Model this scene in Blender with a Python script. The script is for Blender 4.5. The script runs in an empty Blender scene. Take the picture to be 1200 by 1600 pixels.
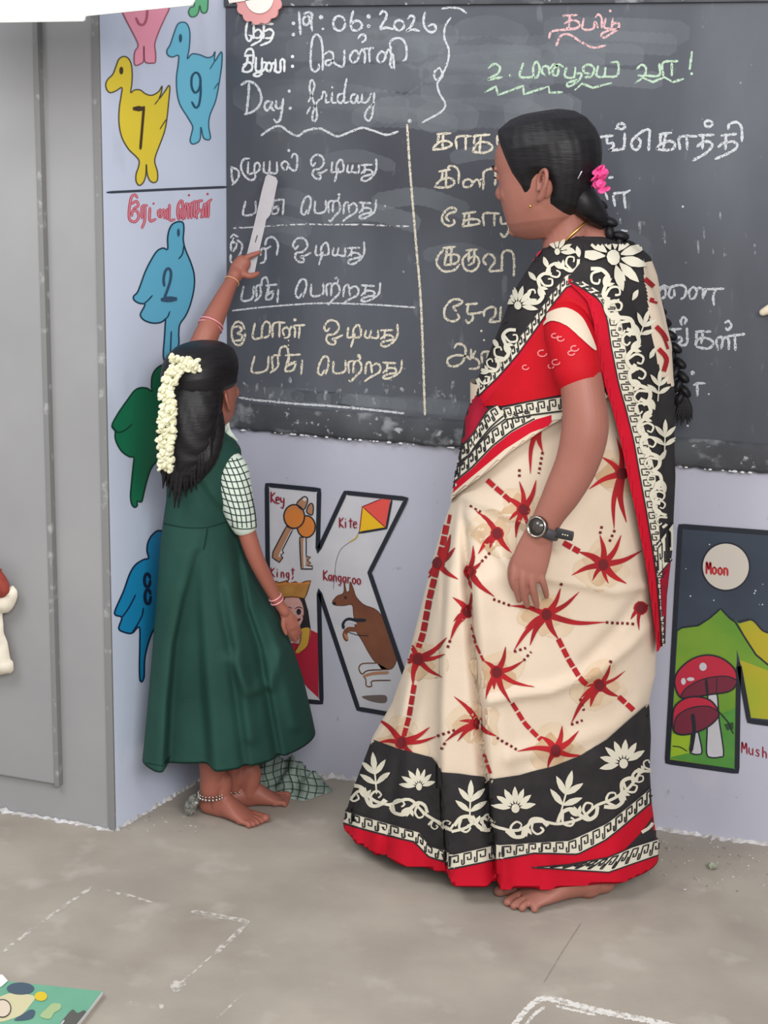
import bpy, bmesh, math, random
import numpy as np
from mathutils import Vector, Matrix
from mathutils.bvhtree import BVHTree
from mathutils.geometry import delaunay_2d_cdt, tessellate_polygon

random.seed(7)
SC = bpy.context.scene
COL = SC.collection

# ------------------------------------------------------------------ camera
YAW, PITCH, ROLL, FPX = -0.34886194, 0.22542329, 0.01734311, 2595.955
CAM = Vector((0.0, 0.0, 1.5084))


def _axes():
    cy, sy, cp, sp = math.cos(YAW), math.sin(YAW), math.cos(PITCH), math.sin(PITCH)
    f = Vector((sy * cp, cy * cp, -sp))
    r0 = Vector((cy, -sy, 0.0))
    u0 = r0.cross(f)
    cr, sr = math.cos(ROLL), math.sin(ROLL)
    return r0 * cr + u0 * sr, u0 * cr - r0 * sr, f


RGT, UPV, FWD = _axes()
cam_data = bpy.data.cameras.new('camera')
cam = bpy.data.objects.new('camera', cam_data)
COL.objects.link(cam)
cam_data.sensor_fit = 'VERTICAL'
cam_data.sensor_height = 24.0
cam_data.lens = FPX / 1600.0 * 24.0
cam_data.clip_start = 0.05
m = Matrix((RGT, UPV, -FWD)).transposed().to_4x4()
m.translation = CAM
cam.matrix_world = m
SC.camera = cam

# ------------------------------------------------------------------ light
SC.view_settings.view_transform = 'Standard'
SC.view_settings.look = 'None'
SC.view_settings.gamma = 1.0
SC.view_settings.use_curve_mapping = False
SC.view_settings.exposure = 0.0
world = bpy.data.worlds.new('world')
SC.world = world
world.use_nodes = True
world.node_tree.nodes['Background'].inputs[0].default_value = (0.97, 0.985, 1.0, 1)
world.node_tree.nodes['Background'].inputs[1].default_value = 0.54


def area(name, loc, target, sx, sy, power, col):
    d = bpy.data.lights.new(name, 'AREA')
    d.shape = 'RECTANGLE'
    d.size, d.size_y, d.energy, d.color = sx, sy, power, col
    o = bpy.data.objects.new(name, d)
    COL.objects.link(o)
    o.location = loc
    o.rotation_euler = (Vector(target) - Vector(loc)).to_track_quat('-Z', 'Y').to_euler()
    return o


area('window_light', (1.3, -0.9, 2.8), (-1.2, 3.2, 1.2), 3.2, 1.6, 200, (1.0, 0.985, 0.965))
area('high_window_light', (-2.3, 0.9, 3.2), (-1.7, 3.2, 1.7), 1.8, 1.3, 62, (0.96, 0.985, 1.0))


# ------------------------------------------------------------------ materials
def lin(c):
    return tuple(((v / 255.0) / 12.92 if v / 255.0 <= 0.04045 else ((v / 255.0 + 0.055) / 1.055) ** 2.4) for v in c)


MATS = {}


def mat(name, c, rough=0.6, c2=None, scale=6.0, detail=4.0, lo=0.35, hi=0.65, bump=0.0, bscale=60.0, metal=0.0,
        stretch=(1, 1, 1), spec=0.4, sss=0.0, sheen=0.0):
    if name in MATS:
        return MATS[name]
    mt = bpy.data.materials.new(name)
    mt.use_nodes = True
    nt = mt.node_tree
    b = nt.nodes['Principled BSDF']
    b.inputs['Base Color'].default_value = (*lin(c), 1)
    b.inputs['Roughness'].default_value = rough
    b.inputs['Metallic'].default_value = metal
    b.inputs['Specular IOR Level'].default_value = spec
    if sheen:
        b.inputs['Sheen Weight'].default_value = sheen
    if sss:
        b.inputs['Subsurface Weight'].default_value = sss
        b.inputs['Subsurface Radius'].default_value = (0.012, 0.005, 0.003)
        b.inputs['Subsurface Scale'].default_value = 1.0
    co = nt.nodes.new('ShaderNodeTexCoord')
    mp = nt.nodes.new('ShaderNodeMapping')
    mp.inputs['Scale'].default_value = stretch
    nt.links.new(co.outputs['Object'], mp.inputs['Vector'])
    if c2 is not None:
        n = nt.nodes.new('ShaderNodeTexNoise')
        n.inputs['Scale'].default_value = scale
        n.inputs['Detail'].default_value = detail
        r = nt.nodes.new('ShaderNodeValToRGB')
        r.color_ramp.elements[0].position = lo
        r.color_ramp.elements[1].position = hi
        r.color_ramp.elements[0].color = (*lin(c), 1)
        r.color_ramp.elements[1].color = (*lin(c2), 1)
        nt.links.new(mp.outputs[0], n.inputs['Vector'])
        nt.links.new(n.outputs['Fac'], r.inputs[0])
        nt.links.new(r.outputs[0], b.inputs['Base Color'])
    if bump:
        n2 = nt.nodes.new('ShaderNodeTexNoise')
        n2.inputs['Scale'].default_value = bscale
        n2.inputs['Detail'].default_value = 5.0
        bp = nt.nodes.new('ShaderNodeBump')
        bp.inputs['Strength'].default_value = bump
        bp.inputs['Distance'].default_value = 0.004
        nt.links.new(mp.outputs[0], n2.inputs['Vector'])
        nt.links.new(n2.outputs['Fac'], bp.inputs['Height'])
        nt.links.new(bp.outputs[0], b.inputs['Normal'])
    MATS[name] = mt
    return mt


def overlay(mt, c, scale, lo, hi, stretch=(1, 1, 1), detail=6.0, amount=1.0, offset=(0, 0, 0)):
    """mix a second irregular stain colour over a material's base colour"""
    nt = mt.node_tree
    b = nt.nodes['Principled BSDF']
    src = b.inputs['Base Color'].links[0].from_socket if b.inputs['Base Color'].links else None
    co = nt.nodes.new('ShaderNodeTexCoord')
    mp = nt.nodes.new('ShaderNodeMapping')
    mp.inputs['Scale'].default_value = stretch
    mp.inputs['Location'].default_value = offset
    n = nt.nodes.new('ShaderNodeTexNoise')
    n.inputs['Scale'].default_value = scale
    n.inputs['Detail'].default_value = detail
    r = nt.nodes.new('ShaderNodeMapRange')
    r.inputs['From Min'].default_value = lo
    r.inputs['From Max'].default_value = hi
    r.inputs['To Max'].default_value = amount
    mx = nt.nodes.new('ShaderNodeMix')
    mx.data_type = 'RGBA'
    mx.inputs['B'].default_value = (*lin(c), 1)
    nt.links.new(co.outputs['Object'], mp.inputs['Vector'])
    nt.links.new(mp.outputs[0], n.inputs['Vector'])
    nt.links.new(n.outputs['Fac'], r.inputs['Value'])
    nt.links.new(r.outputs[0], mx.inputs['Factor'])
    if src:
        nt.links.new(src, mx.inputs['A'])
    else:
        mx.inputs['A'].default_value = b.inputs['Base Color'].default_value
    nt.links.new(mx.outputs['Result'], b.inputs['Base Color'])
    return mt


def grainy(name, c, scale=260.0, lo=0.30, hi=0.47, rough=0.95):
    """dry chalk: opaque grains with gaps through which the surface below shows"""
    if name in MATS:
        return MATS[name]
    mt = mat(name, c, rough, spec=0.1)
    nt = mt.node_tree
    b = nt.nodes['Principled BSDF']
    co = nt.nodes.new('ShaderNodeTexCoord')
    n = nt.nodes.new('ShaderNodeTexNoise')
    n.inputs['Scale'].default_value = scale
    n.inputs['Detail'].default_value = 3.0
    r = nt.nodes.new('ShaderNodeMapRange')
    r.inputs['From Min'].default_value = lo
    r.inputs['From Max'].default_value = hi
    nt.links.new(co.outputs['Object'], n.inputs['Vector'])
    nt.links.new(n.outputs['Fac'], r.inputs['Value'])
    nt.links.new(r.outputs[0], b.inputs['Alpha'])
    return mt


# ------------------------------------------------------------------ objects
def tag(o, label=None, cat=None, group=None, kind=None):
    if label:
        o['label'] = label
    if cat:
        o['category'] = cat
    if group:
        o['group'] = group
    if kind:
        o['kind'] = kind
    return o


def empty(name, loc):
    o = bpy.data.objects.new(name, None)
    o.empty_display_size = 0.05
    o.location = loc
    COL.objects.link(o)
    return o


def link(name, me, parent=None, smooth=False):
    o = bpy.data.objects.new(name, me)
    COL.objects.link(o)
    if parent is not None:
        o.parent = parent
        o.matrix_parent_inverse = Matrix.Translation(parent.location).inverted()
    if smooth:
        for p in me.polygons:
            p.use_smooth = True
    return o


def from_bm(name, bm, mats, parent=None, smooth=False):
    me = bpy.data.meshes.new(name)
    bm.to_mesh(me)
    bm.free()
    for mt in (mats if isinstance(mats, (list, tuple)) else [mats]):
        me.materials.append(mt)
    return link(name, me, parent, smooth)


def from_data(name, vs, fs, mats, parent=None, smooth=False, mi=None):
    me = bpy.data.meshes.new(name)
    me.from_pydata([tuple(v) for v in vs], [], fs)
    for mt in (mats if isinstance(mats, (list, tuple)) else [mats]):
        me.materials.append(mt)
    if mi is not None:
        me.polygons.foreach_set('material_index', mi)
    me.update()
    return link(name, me, parent, smooth)


def bx(bm, x0, x1, y0, y1, z0, z1, bevel=0.0):
    r = bmesh.ops.create_cube(bm, size=1.0)
    for v in r['verts']:
        v.co = Vector((x0 + (v.co.x + .5) * (x1 - x0), y0 + (v.co.y + .5) * (y1 - y0), z0 + (v.co.z + .5) * (z1 - z0)))
    if bevel:
        es = list({e for v in r['verts'] for e in v.link_edges})
        bmesh.ops.bevel(bm, geom=es, offset=bevel, segments=2, affect='EDGES', profile=0.7)
    return r


# ------------------------------------------------------------------ photo geometry -> real surfaces
def ray(px, py):
    return RGT * ((px - 600.0) / FPX) - UPV * ((py - 800.0) / FPX) + FWD


def project(p):
    d = Vector(p) - CAM
    w = d.dot(FWD)
    return 600.0 + FPX * d.dot(RGT) / w, 800.0 - FPX * d.dot(UPV) / w


class Flat:
    """a real plane of the room (wall, floor, pillar side); at() finds where on it a point of the place lies"""

    def __init__(self, o, n):
        self.o, self.n = Vector(o), Vector(n).normalized()

    def at(self, px, py, off=0.0):
        d = ray(px, py)
        t = ((self.o + self.n * off) - CAM).dot(self.n) / d.dot(self.n)
        return CAM + d * t

    def normal(self):
        return self.n


WALL_Y = 3.4655
CORNER = Vector((-1.6475, WALL_Y, 0))
FRONT = Vector((-1.703, 2.998, 0))
BOARD_Y = WALL_Y - 0.012
S_WALL = Flat((0, WALL_Y, 0), (0, -1, 0))
S_BOARD = Flat((0, BOARD_Y, 0), (0, -1, 0))
pv = (CORNER - FRONT).normalized()
S_PILLAR = Flat(FRONT, (pv.y, -pv.x, 0))
S_DOOR = Flat((0, 2.998, 0), (0, -1, 0))
S_FLOOR = Flat((0, 0, 0), (0, 0, 1))


def catmull(pts, step, closed=False):
    p = [np.array(q, float) for q in pts]
    n = len(p)
    if n < 3:
        out = []
        L = max(1, int(np.linalg.norm(p[-1] - p[0]) / step))
        return [p[0] + (p[-1] - p[0]) * i / L for i in range(L + 1)]
    out = []
    rng = range(n) if closed else range(n - 1)
    for i in rng:
        p1, p2 = p[i], p[(i + 1) % n]
        p0 = p[(i - 1) % n] if (closed or i > 0) else 2 * p1 - p2
        p3 = p[(i + 2) % n] if (closed or i + 2 < n) else 2 * p2 - p1
        L = max(1, int(np.linalg.norm(p2 - p1) / step))
        for k in range(L):
            t = k / L
            out.append(0.5 * ((2 * p1) + (-p0 + p2) * t + (2 * p0 - 5 * p1 + 4 * p2 - p3) * t * t + (-p0 + 3 * p1 - 3 * p2 + p3) * t ** 3))
    if not closed:
        out.append(p[-1])
    return out


def linear(pts, step, closed=False):
    p = [np.array(q, float) for q in pts]
    if closed:
        p.append(p[0])
    out = []
    for a, b in zip(p[:-1], p[1:]):
        L = max(1, int(np.linalg.norm(b - a) / step))
        out += [a + (b - a) * k / L for k in range(L)]
    if not closed:
        out.append(p[-1])
    return out


class Paint:
    """flat paint or chalk lying on a surface; a mesh of strips and filled outlines with its own materials"""

    def __init__(self, surf, origin=(0, 0), scale=1.0):
        self.s, self.vs, self.fs, self.mi, self.mats, self.cnt = surf, [], [], [], [], 0
        self.crop(origin, scale)

    def crop(self, origin, scale):
        self.ox, self.oy, self.k = origin[0], origin[1], scale
        return self

    def px(self, q):
        return np.array((self.ox + q[0] / self.k, self.oy + q[1] / self.k))

    def m(self, mt):
        if mt not in self.mats:
            self.mats.append(mt)
        return self.mats.index(mt)

    def poly(self, pts, mt, layer=1, smooth=True, step=3.0):
        q = [self.px(p) for p in pts]
        q = catmull(q, step, True) if smooth else q
        b = len(self.vs)
        self.cnt += 1
        off = 0.0005 * layer + 0.000012 * (self.cnt % 38)
        self.vs += [self.s.at(p[0], p[1], off) for p in q]
        tri = tessellate_polygon([[Vector((p[0], p[1], 0)) for p in q]])
        for t in tri:
            a, bb, c = (np.array(q[i]) for i in t)
            cr = (bb - a)[0] * (c - a)[1] - (bb - a)[1] * (c - a)[0]
            self.fs.append(tuple(b + i for i in (t if cr < 0 else t[::-1])))
            self.mi.append(self.m(mt))
        return self

    def stroke(self, pts, w, mt, layer=1, smooth=True, closed=False, taper=0.0, wob=0.0):
        """w is in photo pixels; rounded ends"""
        q = [self.px(p) for p in pts]
        q = catmull(q, 2.2, closed) if smooth else linear(q, 6.0, closed)
        n = len(q)
        if n < 2:
            return self
        b = len(self.vs)
        self.cnt += 1
        off = 0.0005 * layer + 0.000012 * (self.cnt % 38)
        for i in range(n):
            if closed:
                t = q[(i + 1) % n] - q[i - 1]
            else:
                t = q[min(i + 1, n - 1)] - q[max(i - 1, 0)]
            L = np.linalg.norm(t)
            t = t / L if L > 1e-9 else np.array((1.0, 0.0))
            nn = np.array((-t[1], t[0]))
            ww = w
            if wob:
                ww *= 1 + wob * math.sin(i * 1.7 + q[0][0]) * math.cos(i * 0.61 + q[0][1])
            if taper and not closed:
                ww *= max(0.12, 1 - taper * i / (n - 1))
            c = q[i]
            e = 1.0
            if not closed and (i == 0 or i == n - 1):
                e = 0.55
                c = c + t * (w * 0.3 if i else -w * 0.3)
            for sgn in (1, -1):
                p = c + nn * sgn * ww * 0.5 * e
                self.vs.append(self.s.at(p[0], p[1], off))
        k = self.m(mt)
        for i in range(n if closed else n - 1):
            a, c = b + 2 * i, b + 2 * ((i + 1) % n)
            self.fs.append((a, a + 1, c + 1, c))
            self.mi.append(k)
        return self

    def dot(self, c, r, mt, layer=1, ry=None, n=14):
        ry = ry or r
        return self.poly([(c[0] + r * math.cos(2 * math.pi * i / n), c[1] + ry * math.sin(2 * math.pi * i / n)) for i in range(n)], mt, layer)

    def build(self, name, parent=None):
        o = from_data(name, self.vs, self.fs, self.mats, parent, False, self.mi)
        self.vs, self.fs, self.mi, self.mats = [], [], [], []
        return o


def ellipse(cx, cy, rx, ry, n=16, a0=0.0, a1=360.0):
    return [(cx + rx * math.cos(math.radians(a0 + (a1 - a0) * i / n)), cy + ry * math.sin(math.radians(a0 + (a1 - a0) * i / n))) for i in range(n if a1 - a0 >= 360 else n + 1)]

# ================================================================== THE ROOM
M_WALL = mat('lavender wall paint', (182, 182, 196), 0.55, (172, 173, 188), 3.0, 5, 0.35, 0.7, 0.05, 30)
overlay(M_WALL, (186, 184, 194), 9.0, 0.60, 0.72, amount=0.5)
overlay(M_WALL, (140, 140, 160), 40.0, 0.68, 0.74, amount=0.5)
M_PILLAR = mat('pale blue wall paint', (206, 215, 234), 0.5, (196, 204, 224), 2.5, 4, 0.35, 0.7, 0.05, 30)
overlay(M_PILLAR, (165, 160, 176), 5.0, 0.58, 0.75, (1, 1, 0.5), amount=0.45)
M_GREY = mat('grey door enamel', (152, 151, 152), 0.42, (143, 142, 144), 4.0, 4, 0.3, 0.7, 0.04, 25)
M_GREYD = mat('worn grey edge', (124, 124, 124), 0.5, (160, 160, 160), 40, 5, 0.60, 0.74)
M_FLOOR = mat('worn cement floor', (172, 163, 151), 0.75, (156, 147, 137), 4.5, 6, 0.35, 0.66, 0.10, 70)
overlay(M_FLOOR, (140, 129, 119), 3.2, 0.55, 0.72, amount=0.55)
overlay(M_FLOOR, (192, 184, 174), 8.0, 0.58, 0.74, amount=0.6, offset=(3, 1, 0))
M_PLASTER = mat('bare plaster', (206, 204, 206), 0.9, (176, 172, 170), 50, 5, 0.4, 0.6, 0.5, 90)

bm = bmesh.new()
bx(bm, -4.0, 2.2, -1.0, WALL_Y + 0.5, -0.12, 0.0)
tag(from_bm('floor', bm, M_FLOOR), kind='structure')
bm = bmesh.new()
bx(bm, -1.95, 2.2, WALL_Y, WALL_Y + 0.15, 0.0, 2.6)
tag(from_bm('wall_back', bm, M_WALL), kind='structure')
# the pillar: its painted side runs from the door's plane back to the blackboard wall
vs = []
for z in (0.0, 2.6):
    vs += [(FRONT.x, FRONT.y, z), (CORNER.x, CORNER.y + 0.0, z), (-1.95, CORNER.y, z), (-1.95, FRONT.y + 0.03, z), (FRONT.x - 0.012, FRONT.y + 0.03, z), (FRONT.x - 0.012, FRONT.y, z)]
fs = [(5, 4, 3, 2, 1, 0), (6, 7, 8, 9, 10, 11)] + [(i, (i + 1) % 6, (i + 1) % 6 + 6, i + 6) for i in range(6)]
tag(from_data('wall_left', vs, fs, M_PILLAR), kind='structure')
# grey door: a frame board standing on the floor, a leaf proud of it
bm = bmesh.new()
bx(bm, -3.4, FRONT.x - 0.012, 2.998, 3.026, 0.0, 2.6, 0.002)
door = tag(from_bm('door_1', bm, M_GREY), kind='structure')
bm = bmesh.new()
bx(bm, FRONT.x - 0.017, FRONT.x - 0.0005, 2.992, 3.0, 0.0, 2.6, 0.002)
from_bm('door_frame', bm, M_GREYD, door)
bm = bmesh.new()
bx(bm, -3.2, -1.838, 2.984, 2.999, 0.092, 2.5, 0.003)
leaf = from_bm('door_panel', bm, M_GREY, door)
bm = bmesh.new()
bx(bm, -1.846, -1.8345, 2.980, 2.9995, 0.088, 2.5, 0.002)
from_bm('edge_strip', bm, M_GREYD, door)


# broken plaster line where the walls meet the floor
def crumble(name, a, b, n, nrm, seed, hmax=0.012, out=0.012):
    rnd = random.Random(seed)
    vs, fs = [], []
    a, b, nrm = Vector(a), Vector(b), Vector(nrm)
    for i in range(n + 1):
        p = a.lerp(b, i / n)
        h = 0.002 + hmax * max(0, rnd.gauss(0.45, 0.35))
        w = 0.002 + out * max(0, rnd.gauss(0.45, 0.4))
        vs += [p + nrm * 0.0005 + Vector((0, 0, h)), p + nrm * (w * 0.5) + Vector((0, 0, h * 0.55)), p + nrm * w + Vector((0, 0, 0.0005)), p - nrm * 0.004 + Vector((0, 0, 0.0002))]
    for i in range(n):
        k = 4 * i
        for j in range(4):
            fs.append((k + j, k + (j + 1) % 4, k + 4 + (j + 1) % 4, k + 4 + j))
    fs += [(3, 2, 1, 0), (4 * n, 4 * n + 1, 4 * n + 2, 4 * n + 3)]
    return tag(from_data(name, vs, fs, M_PLASTER), kind='structure')


crumble('trim_1', (2.2, WALL_Y, 0), (CORNER.x, WALL_Y, 0), 420, (0, -1, 0), 3, 0.010, 0.016)
crumble('trim_2', (CORNER.x, CORNER.y, 0), (FRONT.x, FRONT.y, 0), 60, S_PILLAR.n, 5, 0.008, 0.006)
crumble('trim_3', (FRONT.x, 2.996, 0), (-3.3, 2.996, 0), 200, (0, -1, 0), 6, 0.006, 0.010)

# ------------------------------------------------------------------ blackboard
M_BOARD = mat('blackboard paint', (70, 72, 80), 0.34, (80, 83, 91), 2.2, 5, 0.35, 0.7, 0.05, 25, stretch=(1, 1, 0.45), spec=0.5)
overlay(M_BOARD, (116, 120, 126), 2.6, 0.46, 0.72, (1, 1, 0.35), amount=0.5)
overlay(M_BOARD, (58, 58, 66), 2.0, 0.50, 0.72, (1, 1, 0.8), amount=0.6, offset=(2.2, 0, 5))
overlay(M_BOARD, (120, 124, 130), 45.0, 0.66, 0.74, (1, 1, 0.3), amount=0.35)
M_LEDGE = mat('chalky board rim', (66, 67, 72), 0.75, (78, 80, 84), 14, 6, 0.4, 0.6, 0.25, 40)
overlay(M_LEDGE, (152, 154, 158), 17.0, 0.58, 0.70, (1, 1, 1.3), amount=0.7)
overlay(M_LEDGE, (186, 188, 190), 60.0, 0.64, 0.70, amount=0.7)
board = empty('blackboard', (-0.6, WALL_Y, 0.827))
tag(board, 'large dark blackboard covered in Tamil chalk writing on the back wall', 'blackboard')
bm = bmesh.new()
bx(bm, CORNER.x + 0.001, 1.9, BOARD_Y, WALL_Y, 0.885, 1.772)
from_bm('board_panel', bm, M_BOARD, board)
# rounded rim along the bottom, slightly uneven underneath
vs, fs = [], []
rnd = random.Random(11)
N = 300
for i in range(N + 1):
    x = CORNER.x + 0.001 + (1.9 - CORNER.x) * i / N
    j = rnd.uniform(-0.003, 0.003)
    prof = [(0.0, 0.827 + j), (-0.013, 0.828 + j), (-0.019, 0.836), (-0.021, 0.856), (-0.019, 0.880), (-0.0145, 0.890), (-0.010, 0.8905)]
    vs += [(x, WALL_Y + p[0], p[1]) for p in prof]
for i in range(N):
    for j in range(6):
        a = 7 * i + j
        fs.append((a, a + 7, a + 8, a + 1))
fs += [tuple(range(7)), tuple(7 * N + k for k in reversed(range(7)))]
from_data('board_rim', vs, fs, M_LEDGE, board, True)
bm = bmesh.new()
bx(bm, CORNER.x + 0.001, 1.9, WALL_Y - 0.022, WALL_Y, 1.768, 1.84, 0.003)
from_bm('top_frame', bm, M_LEDGE, board)

# ------------------------------------------------------------------ chalk writing (each line a part of the blackboard)
CW = grainy('white chalk', (194, 196, 200))
CC = grainy('cream chalk', (212, 203, 184))
CP = grainy('pink chalk', (212, 172, 174))
CG = grainy('pale green chalk', (176, 200, 176))
CWT = mat('white lettering paint', (216, 216, 216), 0.8)
SHEEN_DUST = grainy('painted sheen and chalk dust', (150, 156, 162), 5.0, 0.30, 0.72)  # swipe colour: painted sheen on the upper board, chalk dust along the rim
[n for n in SHEEN_DUST.node_tree.nodes if n.type == 'MAP_RANGE'][0].inputs['To Max'].default_value = 0.29
[n for n in SHEEN_DUST.node_tree.nodes if n.type == 'TEX_NOISE'][0].inputs['Detail'].default_value = 8.0
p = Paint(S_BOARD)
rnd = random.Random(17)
for _ in range(26):  # pale upper swipes put the board's sheen into its colour
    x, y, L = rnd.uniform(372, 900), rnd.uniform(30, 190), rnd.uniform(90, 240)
    p.stroke([(x, y), (min(1190, x + L * .5), y + rnd.uniform(-14, 4)), (min(1195, x + L), y + rnd.uniform(-8, 14))], rnd.uniform(26, 54), SHEEN_DUST, 0, wob=.1)
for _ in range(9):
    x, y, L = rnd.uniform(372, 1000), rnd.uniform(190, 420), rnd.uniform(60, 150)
    p.stroke([(x, y), (x + L * .5, y - 8), (x + L, y + rnd.uniform(-6, 14))], rnd.uniform(20, 40), SHEEN_DUST, 0, wob=.1)
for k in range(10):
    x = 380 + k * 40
    p.stroke([(x, 612 + k * 3.2), (x + 50, 614 + k * 3.3), (x + 90, 620 + k * 3.4)], rnd.uniform(14, 26), SHEEN_DUST, 0, wob=.1)
p.build('board_sheen_and_dust', board)['kind'] = 'stuff'
CF = grainy('faint chalk', (150, 153, 158), 90, 0.45, 0.68)


def tr(strokes, fx, fy):
    return [[(fx(x), fy(y)) for x, y in s] for s in strokes]


ODI = [[(490, 118), (475, 135), (465, 110), (490, 76), (525, 85), (535, 120), (512, 150), (482, 155), (475, 182), (492, 202), (515, 204), (518, 186), (502, 176), (525, 170), (552, 155)],
       [(580, 115), (577, 165), (602, 165)], [(602, 165), (606, 122), (628, 100), (640, 128), (638, 162), (612, 168)], [(612, 150), (601, 190), (593, 218)],
       [(665, 130), (660, 163), (680, 168), (690, 130)], [(685, 166), (720, 170), (722, 130)],
       [(735, 130), (792, 128)], [(755, 130), (752, 172)], [(735, 175), (760, 155), (790, 160), (794, 178), (762, 185)],
       [(815, 98), (816, 150), (800, 186), (765, 214), (737, 210), (745, 192), (792, 180)]]
PETRA = [[(450, 392), (464, 340), (461, 303), (440, 300), (420, 340), (414, 382), (430, 397), (444, 372)], [(488, 325), (490, 385), (542, 376), (545, 320)],
         [(562, 385), (560, 332), (582, 320)], [(582, 385), (586, 332), (606, 320), (621, 342), (618, 376), (592, 405), (570, 432), (562, 426)], [(612, 318), (617, 300)],
         [(640, 390), (645, 340), (664, 330), (672, 385)], [(672, 348), (694, 335), (711, 350), (706, 382), (662, 410), (638, 430)],
         [(725, 330), (786, 334)], [(746, 332), (742, 378)], [(725, 385), (750, 360), (784, 364), (785, 384), (752, 390)],
         [(815, 318), (811, 366), (795, 390), (752, 415), (724, 412), (740, 396), (784, 385)]]
PARI = [[(105, 60), (95, 133), (150, 125), (160, 60)], [(175, 120), (175, 60), (205, 54)], [(195, 60), (195, 108), (166, 138)], [(200, 52), (206, 20), (228, 14), (237, 58), (226, 110)],
        [(225, 55), (282, 50)], [(241, 55), (238, 90), (266, 85)], [(266, 88), (255, 124), (226, 130), (230, 107), (266, 88)], [(290, 78), (286, 145)]]
C5, C7 = ((350, 0), 3.42857), ((350, 430), 3.42857)
C6 = ((350, 220), 3.42857)
C8 = ((660, 0), 2.22222)
CA = ((660, 180), 3.63636)
CB = ((920, 170), 4.28571)
CD = ((980, 400), 4.70450)
CE = ((340, 240), 7.27273)


def chalk(name, crop, strokes, mt, w, dots=(), label=None, smooth=True, more=None):
    p = Paint(S_BOARD, *crop)
    for s in strokes:
        p.stroke(s, w * 0.76, mt, 1, smooth, wob=0.28)
    for d in dots:
        p.dot((d[0], d[1]), d[2] / p.k * p.k, mt, 1)
    if more:
        more(p)
    o = p.build(name, board)
    if label:
        o['label'] = label
    return o


chalk('chalk_line_of_text', C5, [
    [(128, 112), (119, 150), (118, 192), (130, 220), (145, 212), (146, 192), (134, 188)], [(160, 122), (158, 205)],
    [(158, 172), (185, 158), (202, 178), (188, 202), (166, 202)], [(202, 180), (196, 215), (168, 232), (146, 244)], [(150, 128), (200, 128)],
    [(214, 126), (211, 205)], [(211, 172), (244, 156), (265, 174), (254, 202), (222, 204)], [(265, 176), (250, 218), (220, 234), (196, 243)], [(205, 128), (262, 128)]],
    CWT, 4.6, label='white painted Tamil word for date')
chalk('chalk_line_of_text', C5, [
    [(110, 300), (150, 296)], [(128, 300), (120, 345), (104, 360), (100, 378)], [(104, 346), (135, 334), (152, 352), (146, 376), (122, 386), (98, 380)], [(112, 290), (126, 266), (150, 264), (158, 290), (155, 340)],
    [(172, 308), (171, 376), (200, 376), (204, 312)], [(204, 335), (226, 336), (222, 362), (200, 386), (180, 388), (158, 400), (180, 409), (204, 396)],
    [(240, 384), (226, 370), (234, 338), (250, 340), (255, 362), (244, 384)], [(254, 350), (266, 336), (277, 352), (270, 382)], [(276, 318), (277, 380), (302, 382), (303, 325), (322, 322), (323, 382)]],
    CWT, 4.8, [(367, 303, 9), (367, 355, 9)], label='white painted Tamil word for weekday')
chalk('chalk_line_of_text', C5, [
    [(402, 65), (405, 112), (410, 184)], [(440, 85), (426, 98), (424, 122), (440, 134), (457, 118), (458, 92), (440, 84)], [(430, 74), (452, 66), (472, 78), (467, 120), (472, 164)],
    ellipse(617, 125, 32, 40), [(692, 60), (682, 100), (680, 140), (694, 162), (722, 160), (740, 138), (726, 114), (700, 113), (684, 130)],
    [(835, 78), (850, 60), (870, 70), (868, 96), (850, 126), (838, 156), (868, 148), (905, 156)], ellipse(938, 135, 27, 27), [(986, 100), (1000, 84), (1020, 94), (1012, 122), (995, 150), (978, 166), (1012, 158), (1046, 166)],
    [(1078, 66), (1068, 110), (1075, 142), (1095, 168), (1122, 171), (1136, 150), (1120, 130), (1096, 140)]],
    CW, 5.0, [(372, 125, 10), (372, 185, 10), (520, 92, 12), (530, 155, 7), (775, 88, 12), (775, 140, 10)], label='white chalk date 19 06 2026')
chalk('chalk_line_of_text', C5, [
    [(528, 375), (530, 300), (522, 218), (500, 185), (478, 200), (468, 250), (464, 330), (470, 370), (490, 384), (508, 366), (508, 344)],
    [(540, 290), (560, 275), (582, 285), (584, 315), (570, 345), (548, 350), (545, 328), (575, 322), (600, 345), (640, 352), (645, 270)],
    [(690, 335), (677, 325), (676, 300), (700, 270), (722, 290), (716, 320), (694, 337)], [(722, 296), (740, 265), (756, 290), (752, 340)], [(750, 262), (800, 257)], [(778, 262), (780, 330)],
    [(718, 206), (735, 185), (756, 190), (758, 212), (740, 226)],
    [(835, 336), (822, 322), (824, 296), (846, 275), (866, 295), (856, 325), (838, 337)], [(866, 296), (880, 265), (896, 290), (890, 350), (906, 366)], [(906, 290), (912, 372)],
    [(896, 266), (890, 226), (920, 205), (955, 210), (976, 250), (976, 310), (958, 326)]], CW, 4.6, label='white chalk Tamil word for Friday')
chalk('chalk_line_of_text', C5, [
    [(135, 440), (130, 520), (120, 612)], [(92, 455), (130, 435), (176, 460), (200, 520), (186, 570), (150, 600), (112, 612)],
    [(246, 542), (226, 546), (217, 575), (230, 592), (250, 570), (258, 545)], [(258, 545), (255, 578), (268, 592)], [(280, 540), (278, 572), (295, 582), (313, 560), (317, 530)], [(317, 530), (310, 592), (300, 640), (282, 656), (268, 640)]],
    CW, 5.0, [(350, 488, 9), (355, 580, 9)], label='white chalk word Day')
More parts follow.
